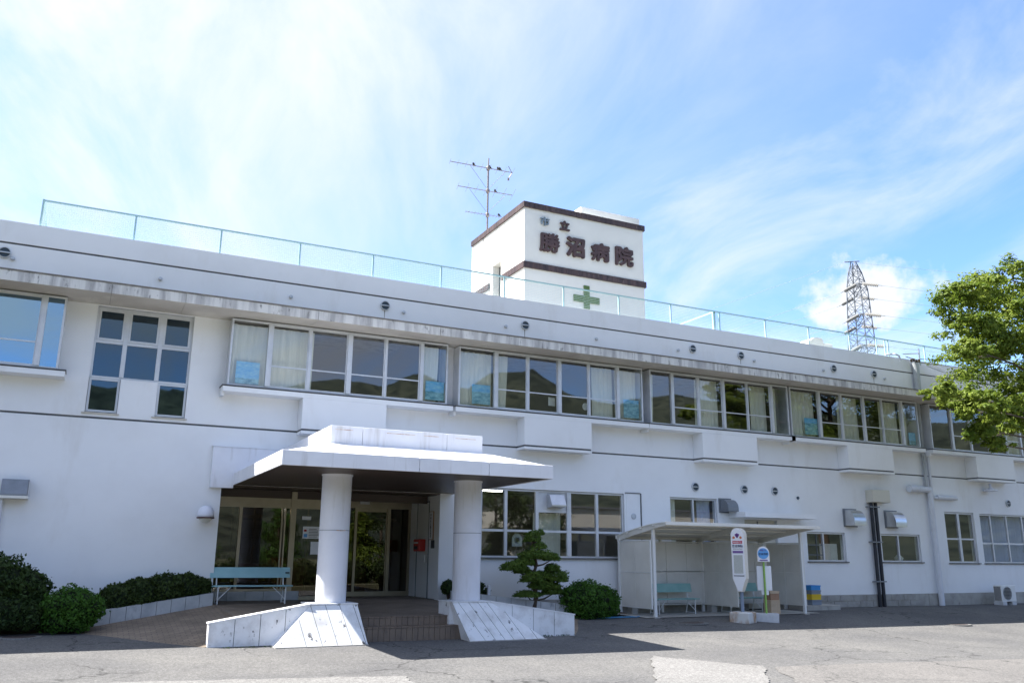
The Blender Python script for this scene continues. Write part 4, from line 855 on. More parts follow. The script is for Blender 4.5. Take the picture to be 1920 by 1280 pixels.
# ------------------------------------------------------------------ benches
def bench(label, loc, w_, ma, group, fz=0., deep=.40):
    B_ = thing('bench', label, 'bench', loc, 0, group)
    h = w_/2
    for k in range(3):
        b = MB(); b.bevbox(-h, h, -.20+k*.125, -.085+k*.125, .40, .43, .006); b.build('seat_slat', ma, B_, local=True)
    b = MB(); b.hexa([(-h, .17, .60), (h, .17, .60), (h, .195, .60), (-h, .195, .60), (-h, .235, .845), (h, .235, .845), (h, .26, .845), (-h, .26, .845)]); b.build('backrest', ma, B_, local=True)
    for x in (-h+.16, h-.16):
        b = MB(); b.tube([(x, -.17, 0), (x, -.17, .395)], .016, 8).tube([(x, .27, 0), (x, .16, .40), (x, .262, .82)], .016, 8).tube([(x, -.17, .39), (x, .16, .39)], .014, 8).tube([(x, -.17, .03), (x, .25, .03)], .012, 8); b.build('leg_frame', 'steel_white', B_, local=True)
        b = MB(); s_ = 1 if x < 0 else -1; b.tube([(x, -.165, .10), (x+s_*.3, -.1, .395)], .010, 6); b.build('brace', 'steel_white', B_, local=True)
    return B_
B1 = bench('pale blue bench beside the entrance under the canopy', (3.95, 22.0, .445), 1.9, 'bench_blue', 'slatted benches')
b = MB(); b.box(.83, .93, .172, .178, .70, .735); b.build('maker_plate', 'ink', B1, local=True)

# ------------------------------------------------------------------ bus shelter
SX0, SX1, SYF, SYB = 14.50, 20.05, 20.28, 21.88
sheet('shelter_floor', [(14.2, 20.2), (20.6, 20.2), (20.6, 22.16), (14.2, 22.16)], 'concrete', .012, 'concrete strip under the bus shelter')
S = thing('bus_shelter', 'cream steel bus shelter with two bays against the hospital wall', 'bus shelter', (17.3, 21.0, 0))
roof_z = lambda y: 2.20+(2.52-2.20)*math.sin(min(1, max(0, (22.0-y)/2.45))*math.pi/2)
ysr = [19.56+i*.305 for i in range(9)]
nseg = 10
for k in range(nseg):
    a, c = 14.47+(5.69/nseg)*k+.003, 14.47+(5.69/nseg)*(k+1)-.003
    b = MB()
    for i in range(8):
        p, q = ysr[i], ysr[i+1]
        b.hexa([(a, p, roof_z(p)), (c, p, roof_z(p)), (c, q, roof_z(q)), (a, q, roof_z(q)), (a, p, roof_z(p)+.035), (c, p, roof_z(p)+.035), (c, q, roof_z(q)+.035), (a, q, roof_z(q)+.035)])
    b.build('roof_panel', 'shelter', S)
b = MB(); b.bevbox(14.45, 20.18, 19.52, 19.556, 2.47, 2.565, .005); b.build('gutter', 'shelter', S)
b = MB(); b.bevbox(14.45, 20.18, 22.005, 22.05, 2.13, 2.235, .005); b.build('gutter', 'shelter', S)
for x in (14.52, 17.52, 19.98):
    b = MB()
    for i in range(8):
        p, q = ysr[i]+.02, ysr[i+1]+.02; dz = lambda y: .05+.09*min(1, (y-19.5)/1.0)
        b.hexa([(x-.03, p, roof_z(p)-dz(p)), (x+.03, p, roof_z(p)-dz(p)), (x+.03, q, roof_z(q)-dz(q)), (x-.03, q, roof_z(q)-dz(q)), (x-.03, p, roof_z(p)-.004), (x+.03, p, roof_z(p)-.004), (x+.03, q, roof_z(q)-.004), (x-.03, q, roof_z(q)-.004)])
    b.build('rafter', 'shelter', S)
for y in (20.1, 20.75, 21.4):
    b = MB(); b.box(14.4, 20.14, y-.02, y+.02, roof_z(y)-.038, roof_z(y)-.005); b.build('purlin', 'shelter', S)
for x, y in ((14.56, SYF), (19.98, SYF-.1), (14.50, SYB+.03), (15.98, SYB+.03), (17.52, SYB+.03), (20.05, SYB+.03)):
    b = MB(); b.bevbox(x-.04, x+.04, y-.04, y+.04, zg(x, y)-.03, roof_z(y)-.09, .005); b.build('post', 'steel_white', S)
    b = MB(); b.bevbox(x-.09, x+.09, y-.09, y+.09, zg(x, y)-.02, zg(x, y)+.02, .004); b.build('foot_plate', 'concrete', S)
def pan(axis, c, a0, a1, z0, z1):
    b = MB()
    if axis == 'y': b.bevbox(a0+.004, a1-.004, c-.012, c+.012, z0+.004, z1-.004, .004)
    else: b.bevbox(c-.012, c+.012, a0+.004, a1-.004, z0+.004, z1-.004, .004)
    return b.build('panel', 'shelter_panel', S)
xs_ = [14.56, 15.35, 16.14, 16.9, 17.48, 18.2, 19.0, 19.6, 20.0]
for i in range(8):
    for z0, z1 in ((.27, 1.19), (1.20, 2.05)): pan('y', SYB-.02, xs_[i], xs_[i+1], z0, z1)
for x in (14.47, 17.52, 20.09):
    ya = SYF+.05 if x < 19 else 20.25
    for i in range(2):
        for z0, z1 in ((.25, 1.19), (1.20, 2.05)): pan('x', x, ya+(SYB-.07-ya)*i/2, ya+(SYB-.07-ya)*(i+1)/2, z0, z1)
    b = MB(); b.box(x-.022, x+.022, ya-.01, SYB-.05, 2.055, 2.085).box(x-.022, x+.022, ya-.01, SYB-.05, 1.185, 1.205).box(x-.022, x+.022, ya-.01, SYB-.05, .22, .248).box(x-.02, x+.02, ya-.04, ya-.011, .22, 2.085); b.build('panel_rail', 'steel_white' if x < 15 else 'shelter', S)
b = MB(); b.box(14.56, 20.02, SYB-.045, SYB-.005, 2.056, 2.085).box(14.56, 20.02, SYB-.04, SYB, .225, .265); b.build('panel_rail', 'shelter', S)
for x in (14.72, 17.62, 19.8):
    b = MB(); b.bevbox(x-.1, x+.1, 21.5, 21.75, -.03, .24, .01); b.build('foundation_block', 'concrete', S)
bench('green bench in the left bay of the bus shelter', (15.95, 21.3, .015), 1.62, 'bench_teal', 'slatted benches')
bench('green bench in the right bay of the bus shelter behind the stop signs', (18.55, 21.3, .015), 1.55, 'bench_teal', 'slatted benches')

# ------------------------------------------------------------------ bus stop signs
def local_text(body, w_, h_, cx_, cz_, y, bold=.01):
    return text_fit(body, cx_-w_/2, cx_+w_/2, cz_-h_/2, cz_+h_/2, y, .002, bold)
g1 = zg(16.65, 19.15)
A = thing('bus_stop_sign', 'tall white round-topped bus stop sign on a rust-stained concrete base', 'bus stop sign', (16.66, 19.15, g1), R(-62))
b = MB(); prof = [(-.02, .20), (.19, 0), (.19, 1.15)]
outline = [(-.055, .80), (.055, .80), (.19, 1.15), (.19, 2.33)]+[(.19*math.cos(R(a)), 2.33+.19*math.sin(R(a))) for a in range(15, 180, 15)]+[(-.19, 2.33), (-.19, 1.15)]
b.prism_y(outline, -.11, .11); b.build('housing', 'sign_side', A, local=True, fix=True)
b = MB(); b.prism_y([(x*.97, .815+(z-.80)*.985) for x, z in outline], -.118, -.111); b.build('face', 'sign_white', A, local=True, fix=True)
b = MB(); b.prism_y([(-.14, 2.09), (.14, 2.09), (.14, 2.165), (-.14, 2.165)], -.122, -.1185); b.build('red_band', 'sign_red', A, local=True, fix=True)
b = local_text('甲州市民バス', .24, .045, 0, 2.128, -.124); b.build('lettering', 'sign_white', A, local=True)
b = local_text('勝沼病院', .30, .075, 0, 2.025, -.121, .02); b.build('stop_name', 'sign_navy', A, local=True)
b = local_text('Katsunuma Byoin', .27, .03, 0, 1.945, -.121); b.build('lettering', 'ink', A, local=True)
b = MB(); b.prism_y([(-.15, 1.83), (.15, 1.83), (.15, 1.895), (-.15, 1.895)], -.122, -.1185); b.build('purple_band', 'sign_purple', A, local=True, fix=True)
b = MB(); b.prism_y([(-.13, 1.29), (.13, 1.29), (.13, 1.78), (-.13, 1.78)], -.124, -.1185); b.build('timetable', 'paper_grey', A, local=True, fix=True)
b = MB(); b.prism_y([(-.15, 1.21), (.15, 1.21), (.15, 1.24), (-.15, 1.24)], -.122, -.1185); b.build('grey_band', 'steel_dull', A, local=True, fix=True)
b = MB()
for k, (x, z) in enumerate(((0, 2.27), (-.04, 2.33), (.04, 2.33), (-.022, 2.30), (.022, 2.30), (0, 2.35), (0, 2.31))): b.lathe([(.026, 0), (.026, .004), (0, .004)], (x, -.1185, z), 10, 'Y')
b.build('grape_emblem', 'sign_violet', A, local=True)
for sx in (-1, 1):
    b = MB(); b.lathe([(.035, 0), (.035, .004), (.02, .005), (0, .005)], (sx*.10, -.1185, 2.255), 12, 'Y'); b.build('round_emblem', 'sign_orange', A, local=True)
b = MB(); b.tube([(0, 0, .24), (0, 0, .82)], .05, 12); smooth_angle(b.build('pole', 'pole_blue', A, local=True))
Bb = MB(); Bb.bevbox(-.28, .28, -.30, .30, -.04, .27, .03); base = Bb.build('base', 'base_rust', A, local=True)
g2_ = zg(17.6, 19.2)
A = thing('bus_stop_sign', 'blue round-topped bus stop sign on a green pole with white timetable board', 'bus stop sign', (17.56, 19.2, g2_), R(-36))
outline = [(-.17, 1.60), (.17, 1.60), (.17, 1.84)]+[(.17*math.cos(R(a)), 1.84+.19*math.sin(R(a))) for a in range(15, 180, 15)]+[(-.17, 1.84)]
b = MB(); b.prism_y(outline, -.05, .05); b.build('board', 'sign_side', A, local=True, fix=True)
b = MB(); b.prism_y([(x*.95, 1.61+(z-1.6)*.97) for x, z in outline], -.058, -.051); b.build('face', 'sign_white', A, local=True, fix=True)
b = MB(); b.lathe([(.15, 0), (.15, .004), (0, .004)], (0, -.0585, 1.83), 24, 'Y'); b.build('blue_disc', 'sign_blue', A, local=True)
b = local_text('勝沼病院', .25, .06, 0, 1.82, -.066, .03); b.build('stop_name', 'sign_navy', A, local=True)
b = local_text('市民バス', .17, .05, 0, 1.92, -.066, .02); b.build('lettering', 'sign_purple', A, local=True)
b = MB(); b.prism_y([(-.11, 1.63), (.11, 1.63), (.11, 1.66), (-.11, 1.66)], -.063, -.0585); b.build('purple_band', 'sign_purple', A, local=True, fix=True)
b = MB(); b.tube([(0, .0, .15), (0, .0, 1.62)], .028, 10); smooth_angle(b.build('pole', 'pole_green', A, local=True))
b = MB(); b.bevbox(-.20, .20, .032, .06, .82, 1.49, .006); b.build('timetable_board', 'sign_white', A, local=True)
b = MB(); b.bevbox(-.10, .10, .03, .06, .70, .815, .006); b.build('ticket_box', 'sign_white', A, local=True)
b = MB(); b.hexa([(-.30, -.22, -.03), (.30, -.22, -.03), (.30, .22, -.03), (-.30, .22, -.03), (-.31, -.23, .21), (.31, -.23, .21), (.31, .23, .21), (-.31, .23, .21)]); b.build('base', 'base_grey', A, local=True)
# boxes by the shelter
Cb = thing('carton', 'tall beige carton with a brown band standing by the shelter bench', 'box', (18.95, 20.45, 0))
b = MB(); b.bevbox(18.76, 19.12, 20.3, 20.62, -.02, .40, .006); b.build('lower_box', 'cardboard', Cb)
b = MB(); b.bevbox(18.77, 19.11, 20.31, 20.61, .403, .58, .006); b.build('band', 'cardboard_brown', Cb)
b = MB(); b.bevbox(18.76, 19.12, 20.3, 20.62, .583, .66, .006); b.build('lid', 'cardboard', Cb)
def crate(x, y, z, w_, d_, h, ma, label):
    C_ = thing('crate', label, 'crate', (x, y, z), 0, 'plastic crates beside the shelter')
    b = MB(); t = .012
    b.box(x-w_/2, x+w_/2, y-d_/2, y-d_/2+t, z, z+h).box(x-w_/2, x+w_/2, y+d_/2-t, y+d_/2, z, z+h).box(x-w_/2, x-w_/2+t, y-d_/2+t, y+d_/2-t, z, z+h).box(x+w_/2-t, x+w_/2, y-d_/2+t, y+d_/2-t, z, z+h).box(x-w_/2+t, x+w_/2-t, y-d_/2+t, y+d_/2-t, z, z+t); b.build('body', ma, C_)
    b = MB(); b.box(x-w_/2-.012, x+w_/2+.012, y-d_/2-.012, y-d_/2-.001, z+h-.04, z+h).box(x-w_/2-.012, x-w_/2-.001, y-d_/2, y+d_/2, z+h-.04, z+h); b.build('rim', ma, C_)
for z, h, ma, lab in ((.155, .16, 'grey_plastic', 'grey plastic crate at the bottom of the stack beside the shelter'), (.32, .17, 'yellow_plastic', 'yellow plastic crate in the stack beside the shelter'), (.495, .12, 'grey_plastic', 'grey plastic crate between the blue and yellow crates'), (.62, .15, 'blue_plastic', 'blue plastic crate on top of the stack beside the shelter')):
    crate(21.75, 21.62, z, .40, .38, h, ma, lab)
small('concrete_step', 'low concrete step at the wall right of the bus shelter', 'step', [(21.2, 22.65, 21.3, 22.15, -.05, .15)], 'concrete', .01)
# air conditioner
Ac = thing('air_conditioner', 'grey outdoor air conditioner unit on feet at the right wall', 'air conditioner', (31.4, 21.55, 0))
b = MB(); b.bevbox(31.0, 31.82, 21.4, 21.72, .12, .70, .015); b.build('casing', 'steel_white', Ac)
b = MB(); b.lathe([(.24, 0), (.24, .012), (.21, .012), (.21, .0), (0, .0)], (31.32, 21.398, .42), 24, 'Y'); gr = b.build('fan_grille', 'steel_dull', Ac)
b = MB()
for k in range(9): b.box(31.10, 31.54, 21.375, 21.384, .22+k*.05, .23+k*.05)
b.build('grille_wire', 'steel_white', gr)
b = MB()
for k in range(9): b.box(30.99, 30.999, 21.44+k*.03, 21.45+k*.03, .16, .66)
b.build('side_fin', 'ink', Ac)
for x in (31.1, 31.65):
    b = MB(); b.bevbox(x-.12, x+.12, 21.38, 21.75, -.03, .118, .01); b.build('foot', 'base_grey', Ac)
# manhole lids, tap, hose
def manhole(x, y, r, lab):
    z = zg(x, y); M_ = thing('manhole_cover', lab, 'manhole cover', (x, y, z), 0, 'manhole covers in the asphalt')
    b = MB(); b.lathe([(r+.10, -.02), (r+.10, .008), (r, .009), (r, .0)], (x, y, z), 28); b.build('collar', 'asphalt_light', M_)
    b = MB(); b.lathe([(r-.01, -.02), (r-.01, .012), (r*.9, .014), (r*.88, .010), (0, .010)], (x, y, z), 28); b.build('lid', 'iron', M_)
manhole(14.95, 19.25, .36, 'round iron manhole cover in the shade before the bus shelter'); manhole(-.75, 20.05, .30, 'iron manhole cover by the shrubs at the far left'); manhole(23.6, 17.9, .36, 'iron manhole cover on the shaded asphalt at the right')
Tp = thing('water_tap', 'short grey standpipe tap in the planting bed behind the right pedestal', 'tap', (10.05, 21.45, .5))
b = MB(); b.bevbox(9.99, 10.07, 21.41, 21.49, .45, .86, .008); b.build('standpipe', 'pipe_white', Tp)
b = MB(); b.tube([(9.99, 21.45, .80), (9.90, 21.45, .80), (9.88, 21.45, .74)], .015, 8); b.build('spout', 'steel', Tp)
b = MB(); pts = [(12.9+.45*math.cos(a*.55)*(1-.012*a)+.02*a, 20.5+.16*math.sin(a*.55)*(1-.01*a), zg(13, 20.5)+.02+.004*(a % 3)) for a in range(0, 60)]; b.tube(pts, .012, 6); tag(b.build('garden_hose', 'hose', None, smooth=True), 'blue garden hose coiled on the asphalt by the round bush', 'hose')

# ------------------------------------------------------------------ roof things
Fy = 22.33
Fe = thing('roof_fence', 'pale turquoise wire mesh fence along the roof parapet', 'fence', (12, Fy, 9.18))
fx0 = -1.62; px_ = [-1.62+2.072*k for k in range(0, 22)]
b = MB(); b.box(fx0, px_[-1], Fy-.02, Fy+.02, 9.85, 9.89); b.build('top_rail', 'fence', Fe)
for x in px_:
    b = MB(); b.box(x-.022, x+.022, Fy-.019, Fy+.019, 9.16, 9.849 if x != px_[0] else 9.9); b.build('post', 'fence', Fe)
b = MB(); b.box(18.86, 18.96, Fy+.03, Fy+.09, 9.16, 9.89); b.build('post', 'fence', Fe)
for x in (26.8, 27.25):
    b = MB(); b.box(x-.02, x+.02, Fy+.02, Fy+.05, 9.16, 9.849); b.build('post', 'fence', Fe)
def wire(b, p, q, r_=.0028):
    p, q = Vector(p), Vector(q); d = (q-p).normalized(); a = Vector((0, 1, 0)) if abs(d.y) < .9 else Vector((1, 0, 0)); u = d.cross(a)*r_; w_ = d.cross(u.normalized())*r_
    b.add([p+u, p+w_, p-u, p-w_, q+u, q+w_, q-u, q-w_], [(0, 1, 5, 4), (1, 2, 6, 5), (2, 3, 7, 6), (3, 0, 4, 7)])
for k in range(len(px_)-1):
    b = MB(); a, c = px_[k]+.022, px_[k+1]-.022
    for i in range(13): wire(b, (a, Fy, 9.2+i*.053), (c, Fy, 9.2+i*.053), .0027)
    for i in range(1, 40): wire(b, (a+(c-a)*i/40, Fy, 9.19), (a+(c-a)*i/40, Fy, 9.85), .0014)
    tag(b.build('wire_mesh', 'wire', Fe), kind='stuff')
# the returns run back over the roof
for x in (fx0, 18.91):
    b = MB(); b.box(x-.02, x+.02, Fy+.1, 27.9, 9.85, 9.89); b.build('return_rail', 'fence', Fe)
    b = MB()
    for i in range(13): wire(b, (x, Fy+.1, 9.2+i*.053), (x, 27.9, 9.2+i*.053), .0034)
    for i in range(1, 56): wire(b, (x, Fy+.1+i*.1, 9.19), (x, Fy+.1+i*.1, 9.85), .0022)
    if x < 0: tag(b.build('wire_mesh', 'wire', Fe), kind='stuff')
for k in range(3):
    b = MB(); b.box(fx0-.02, fx0+.02, 24+k*1.9, 24.04+k*1.9, 8.6, 9.849); b.build('post', 'fence', Fe)

# antenna on the tower
An = thing('tv_antenna', 'tall rooftop mast carrying three television antennas beside the tower sign', 'antenna', (15.0, 32.8, 15.2))
def at(a, z, y=32.8): return Vector((a, y, z))
sc_ = 32.8/32
mx = 14.63*sc_; zz = lambda z: 1.6+(z-1.6)*sc_; xx = lambda x: x*sc_
b = MB(); b.tube([at(mx, 14.0), at(mx, zz(18.45))], .045, 8).tube([at(mx, zz(18.4)), at(mx+.02, zz(18.9))], .03, 8); b.build('mast', 'antenna', An)
for (xa, za, xb, zb, el, n, ml) in ((12.79, 18.34, 15.84, 18.46, 1.0, 9, .018), (13.19, 17.26, 15.86, 17.36, 1.4, 7, .018), (13.58, 16.14, 15.22, 16.20, .5, 12, .014)):
    A_, B_ = at(xx(xa), zz(za)), at(xx(xb), zz(zb)); b = MB(); b.tube([A_, B_], ml, 6); bo = b.build('boom', 'antenna', An)
    for k in range(n):
        p = A_+(B_-A_)*k/(n-1); le = el*(.55+.45*k/(n-1))/2; dr_ = Vector((.25, 1, .0)).normalized()
        b = MB(); b.tube([p-dr_*le, p+dr_*le], .006, 5); b.build('element', 'antenna', bo)
    bb = MB(); bb.lathe([(.06, -.1), (.09, -.06), (.09, .06), (.06, .1)], (mx, 32.8, zz((za+zb)/2)), 8); bb.build('clamp', 'antenna', An)
b = MB()
for p, q in (((13.76, 18.35), (14.53, 17.47)), ((15.49, 18.42), (14.72, 17.5)), ((13.74, 17.24), (14.55, 16.34)), ((15.49, 17.27), (14.72, 16.4))): b.tube([at(xx(p[0]), zz(p[1])), at(xx(q[0]), zz(q[1]))], .009, 5)
b.build('stay', 'antenna', An)
b = MB(); e = at(xx(15.82), zz(18.44)); b.tube([e, e+Vector((-.14, .1, .35))], .018, 6).tube([e, e+Vector((-.14, .1, -.30))], .018, 6).tube([e+Vector((-.14, .1, -.24)), e+Vector((-.14, .1, -.36))], .045, 6); b.build('reflector', 'antenna', An)
def bird(p, i, lab):
    b = MB(); p = Vector(p); Vector_ = Vector
    def Vector2(t): return Vector_(t)*.62
    b.tube([p+Vector2((.10, 0, .03)), p+Vector2((.05, 0, .055)), p+Vector2((0, 0, .085)), p+Vector2((-.045, 0, .13)), p+Vector2((-.06, 0, .17)), p+Vector2((-.085, 0, .185)), p+Vector2((-.11, 0, .18))], [.006, .03, .055, .05, .036, .03, .004], 8)
    b.tube([p+Vector2((.08, 0, .04)), p+Vector2((.19, 0, -.02))], [.02, .012], 6); b.tube([p+Vector2((0, .02, .06)), p+Vector2((0, .02, 0))], .005, 4)
    tag(b.build('perched_bird', 'bird', None, smooth=True), lab, 'bird', 'birds perched on the antenna')
for i, (x, z, lab) in enumerate(((13.92, 18.39, 'dark bird perched on the long left arm of the top antenna'), (14.72, 18.42, 'dark bird perched on the top antenna just right of the mast'), (15.12, 18.44, 'dark bird perched on the right arm of the top antenna, left of a pair'), (15.22, 18.445, 'dark bird perched on the right arm of the top antenna, right of a pair'), (15.0, 17.33, 'dark bird perched on the middle antenna right of the mast'), (15.2, 16.21, 'dark bird perched at the right end of the lowest antenna'))):
    bird(at(xx(x), zz(z)+.012), i, lab)
# roof ventilator
Tk = thing('roof_ventilator', 'cream domed ventilator box standing on the roof near the pylon', 'ventilator', (27.5, 26, 8.6))
prof = [(26.95, 9.6), (27.0, 10.45), (27.15, 10.66), (27.4, 10.80), (27.65, 10.84), (27.85, 10.82), (27.92, 10.68), (27.92, 9.6)]
b = MB(); b.prism_y(prof, 26.0, 26.7); b.build('dome', 'tank', Tk, fix=True)
b = MB(); b.bevbox(27.925, 28.45, 26.0, 26.7, 9.6, 10.62, .02); b.build('box', 'tank', Tk)
b = MB(); b.box(27.05, 28.4, 26.1, 26.6, 8.6, 9.598); b.build('stand', 'concrete', Tk)
# cable bracket at the parapet
Br = thing('cable_bracket', 'rusty cable bracket with insulators on the parapet above the downpipe', 'bracket', (28.3, 22.1, 8.9))
b = MB(); b.tube([(27.1, 22.25, 9.25), (27.35, 22.0, 9.24), (27.55, 22.0, 9.2), (27.62, 22.0, 9.0)], .035, 8); b.build('arm', 'pipe_white', Br)
b = MB(); b.tube([(28.7, 22.0, 8.95), (28.7, 22.0, 9.62)], .03, 8).tube([(27.9, 22.1, 9.32), (28.7, 22.0, 9.42)], .02, 8).tube([(28.0, 22.05, 9.22), (28.7, 22.0, 9.12)], .02, 8); b.build('post', 'steel', Br)
for k in range(4):
    b = MB(); b.lathe([(.03, 0), (.055, .03), (.03, .06), (.055, .09), (.02, .13)], (28.2+k*.14, 21.98, 9.02+.03*(k % 2)), 8); b.build('insulator', 'trunk', Br)
b = MB()
for (p, q) in (((28.72, 22, 9.2), (36, 19, 9.35)), ((28.72, 22, 9.05), (38, 16, 8.0))):
    p, q = Vector(p), Vector(q); b.tube([p+(q-p)*t/10+Vector((0, 0, -.6*(t/10)*(1-t/10))) for t in range(11)], .014, 5)
b.build('cable', 'cable', Br)
b = MB(); b.tube([(29.0, 21.95, 9.05), (30.6, 21.6, 8.55), (31.8, 21.3, 8.2)], .02, 6).tube([(29.0, 21.95, 8.95), (31.8, 21.3, 8.1)], .02, 6); b.build('cable', 'pipe_white', Br)

# ------------------------------------------------------------------ pylon and power lines
Py = thing('power_pylon', 'steel lattice power pylon rising behind the roof at the right', 'pylon', (139.4, 120, -4))
prof = [(-4, 5.6, 141.0), (30, 4.0, 140.0), (43, 2.75, 139.55), (51, 2.35, 139.65), (56, 2.1, 139.7), (59.6, 1.35, 139.5), (61.9, .5, 139.35)]
def hw(z):
    h = lerp(z, [p[0] for p in prof], [p[1] for p in prof]); c = lerp(z, [p[0] for p in prof], [p[2] for p in prof]); return h, c
def cor(z, k):
    h, c = hw(z); a = R(45+90*k+14); return Vector((c+h*math.cos(a), 120+h*math.sin(a), z))
for k in range(4):
    b = MB(); b.tube([cor(z, k) for z in (-4, 30, 43, 51, 56, 59.6, 61.9)], .12, 5); b.build('leg', 'pylon', Py)
lev = [-4, 3, 9, 15, 20, 25, 29.5, 33.5, 37, 40, 43, 45.5, 48, 50, 52, 54, 56, 57.8, 59.6, 61]
for i in range(len(lev)-1):
    b = MB()
    for k in range(4):
        a0, a1, b0_, b1_ = cor(lev[i], k), cor(lev[i], (k+1) % 4), cor(lev[i+1], k), cor(lev[i+1], (k+1) % 4)
        b.tube([a0, b1_], .055, 4).tube([a1, b0_], .055, 4).tube([b0_, b1_], .06, 4)
    b.build('lattice_brace', 'pylon', Py)
arm_d = Vector((.70, .71, 0))
for z in (56.0, 49.6, 43.2):
    h, c = hw(z); ctr = Vector((c, 120, z))
    for s_ in (-1, 1):
        tip = ctr+arm_d*s_*(5.0)+Vector((0, 0, -.2)); b = MB()
        for k in range(4):
            b.tube([cor(z+(.7 if k % 2 else -.4), k), tip], .08, 4)
        for t in (.35, .65): b.tube([ctr+(tip-ctr)*t+Vector((-.6*(1-t), 0, .4*(1-t))), ctr+(tip-ctr)*t+Vector((.6*(1-t), 0, -.3))], .06, 4)
        b.build('cross_arm', 'pylon', Py)
        for dirv, L_ in ((Vector((-.72, .25, -.42)), 4.6), (Vector((.80, -.30, -.05)), 5.0)):
            e = dirv.normalized(); b = MB(); n = 9
            pr = []
            for q in range(n):
                p0 = tip+e*(.9+(L_-1.6)*q/n)
                b.tube([p0, p0+e*.2], [.42, .16], 7)
            b.tube([tip, tip+e*L_], .06, 5); b.build('insulator', 'insulator', Py)
            endp = tip+e*L_
            far = endp+Vector((-130, 330, -40)) if dirv.x < 0 else endp+Vector((240, -50, 6))
            w_ = MB(); w_.tube([endp+(far-endp)*t/12+Vector((0, 0, -14*(t/12)*(1-t/12))) for t in range(13)], .028, 4)
            side = 'left' if dirv.x < 0 else 'right'; lv = {56.0: 'highest', 49.6: 'middle', 43.2: 'lowest'}[z]; nf = 'near' if s_ > 0 else 'far'
            tag(w_.build('power_line', 'far_cable', None), 'thin power line running %s from the %s %s pylon arm' % (side, nf, lv), 'power line', 'power lines from the pylon')
b = MB(); b.tube([cor(61.9, 0)+Vector((-2, .3, 0)), cor(61.9, 2)+Vector((1.5, 0, .3))], .12, 5); b.build('peak_arm', 'pylon', Py)
for sx, dv in ((-1, Vector((-130, 330, -40))), (1, Vector((240, -50, 10)))):
    p = Vector((139.4+sx*1.4, 120, 62)); w_ = MB(); w_.tube([p+dv*t/12+Vector((0, 0, -9*(t/12)*(1-t/12))) for t in range(13)], .022, 4)
    tag(w_.build('power_line', 'far_cable', None), 'thin earth wire running %s from the pylon peak' % ('left' if sx < 0 else 'right'), 'power line', 'power lines from the pylon')

# ------------------------------------------------------------------ vegetation
def rdir():
    while True:
        v = Vector((random.uniform(-1, 1), random.uniform(-1, 1), random.uniform(-1, 1)))
        if .05 < v.length < 1: return v.normalized()
def leaf(b, p, nrm, s, asp=.55, fold=.25):
    t = nrm.cross(rdir())
    if t.length < .05: return
    t.normalize(); u = nrm.cross(t)
    i = len(b.v); a = t*s*.5; c = u*s*asp*.5; n_ = nrm*s*fold*.4
    b.v += [tuple(p-a), tuple(p+c-n_), tuple(p+a), tuple(p-c-n_)]; b.f += [(i, i+1, i+2), (i, i+2, i+3)]
def clump(b, c, rad, n, s, shell=.75, sub=10, jitter=.34, upb=.35):
    c = Vector(c); rad = Vector(rad)
    subs = []
    for k in range(sub):
        d = rdir(); q = random.uniform(.45, .95); subs.append((Vector((d.x*rad.x, d.y*rad.y, d.z*rad.z))*q, d))
    for k in range(n):
        if random.random() < shell:
            o_, d = random.choice(subs); e = rdir()*(random.random()**.5)
            p = o_+Vector((e.x*rad.x, e.y*rad.y, e.z*rad.z))*jitter*1.25; nr = (d*.5+e*.6+Vector((0, 0, upb))+rdir()*.55).normalized()
        else:
            d = rdir(); q = random.random()**.4; p = Vector((d.x*rad.x, d.y*rad.y, d.z*rad.z))*q*.95; nr = (d+Vector((0, 0, upb))+rdir()*.6).normalized()
        leaf(b, c+p, nr, s*random.uniform(.7, 1.25))
# the tree at the right edge
TREE = [(23.54, 15.6, 9.44, .72), (25.86, 16.2, 10.3, .85), (22.71, 15.8, 9.28, .41), (23.55, 16.0, 8.45, .64), (25.61, 16.4, 8.99, .93), (25.13, 15.6, 8.06, .81), (22.34, 15.4, 7.44, .43), (24.08, 16.0, 8.02, .65), (20.82, 15.4, 6.06, .38), (22.26, 15.8, 6.15, .58), (22.29, 15.3, 5.73, .67), (24.45, 16.0, 6.17, .67), (22.84, 15.6, 5.2, .52), (23.03, 15.5, 4.79, .3), (25.58, 16.3, 5.82, .66), (23.97, 15.2, 6.63, .4),
        (28.05, 16.5, 10.07, 1.25), (27.28, 15.8, 8.01, 1.18), (27.98, 16.8, 6.51, 1.04), (31.21, 17.0, 9.87, 1.51), (30.94, 16.5, 7.45, 1.45), (30.08, 16.8, 11.62, 1.12), (32.8, 17.5, 9.0, 1.4), (28.6, 19.2, 8.8, 1.5), (28.9, 14.2, 8.6, 1.5), (26.6, 14.0, 7.6, 1.1), (27.0, 18.6, 10.4, 1.1)]
Tr = thing('broadleaf_tree', 'sunlit green broadleaf tree leaning into the picture at the right edge', 'tree', (28.8, 16.9, -.2))
b = MB(); b.tube([(28.8, 16.9, -.3), (28.75, 16.9, .4), (28.85, 16.85, 2.2), (28.7, 16.8, 3.8), (28.75, 16.8, 6), (28.8, 16.8, 9)], [.34, .26, .22, .19, .14, .06], 10); b.build('trunk', 'trunk', Tr, smooth=True)
for (x, y, z, r_) in TREE:
    st = min(max(4.2, z-.8), 9.5); p0 = Vector((28.75, 16.83, st)); p1 = Vector((x, y, z)); mid = p0+(p1-p0)*.55+Vector((random.uniform(-.2, .2), random.uniform(-.2, .2), .35))
    b = MB(); b.tube([p0, p0+(mid-p0)*.5+Vector((0, 0, .15)), mid, mid+(p1-mid)*.6, p1], [.055, .042, .030, .020, .010], 6)
    for k in range(5):
        d = rdir(); b.tube([mid+(p1-mid)*random.uniform(.5, .95), p1+d*r_*.8], [.014, .004], 4)
    b.build('limb', 'trunk', Tr, smooth=True)
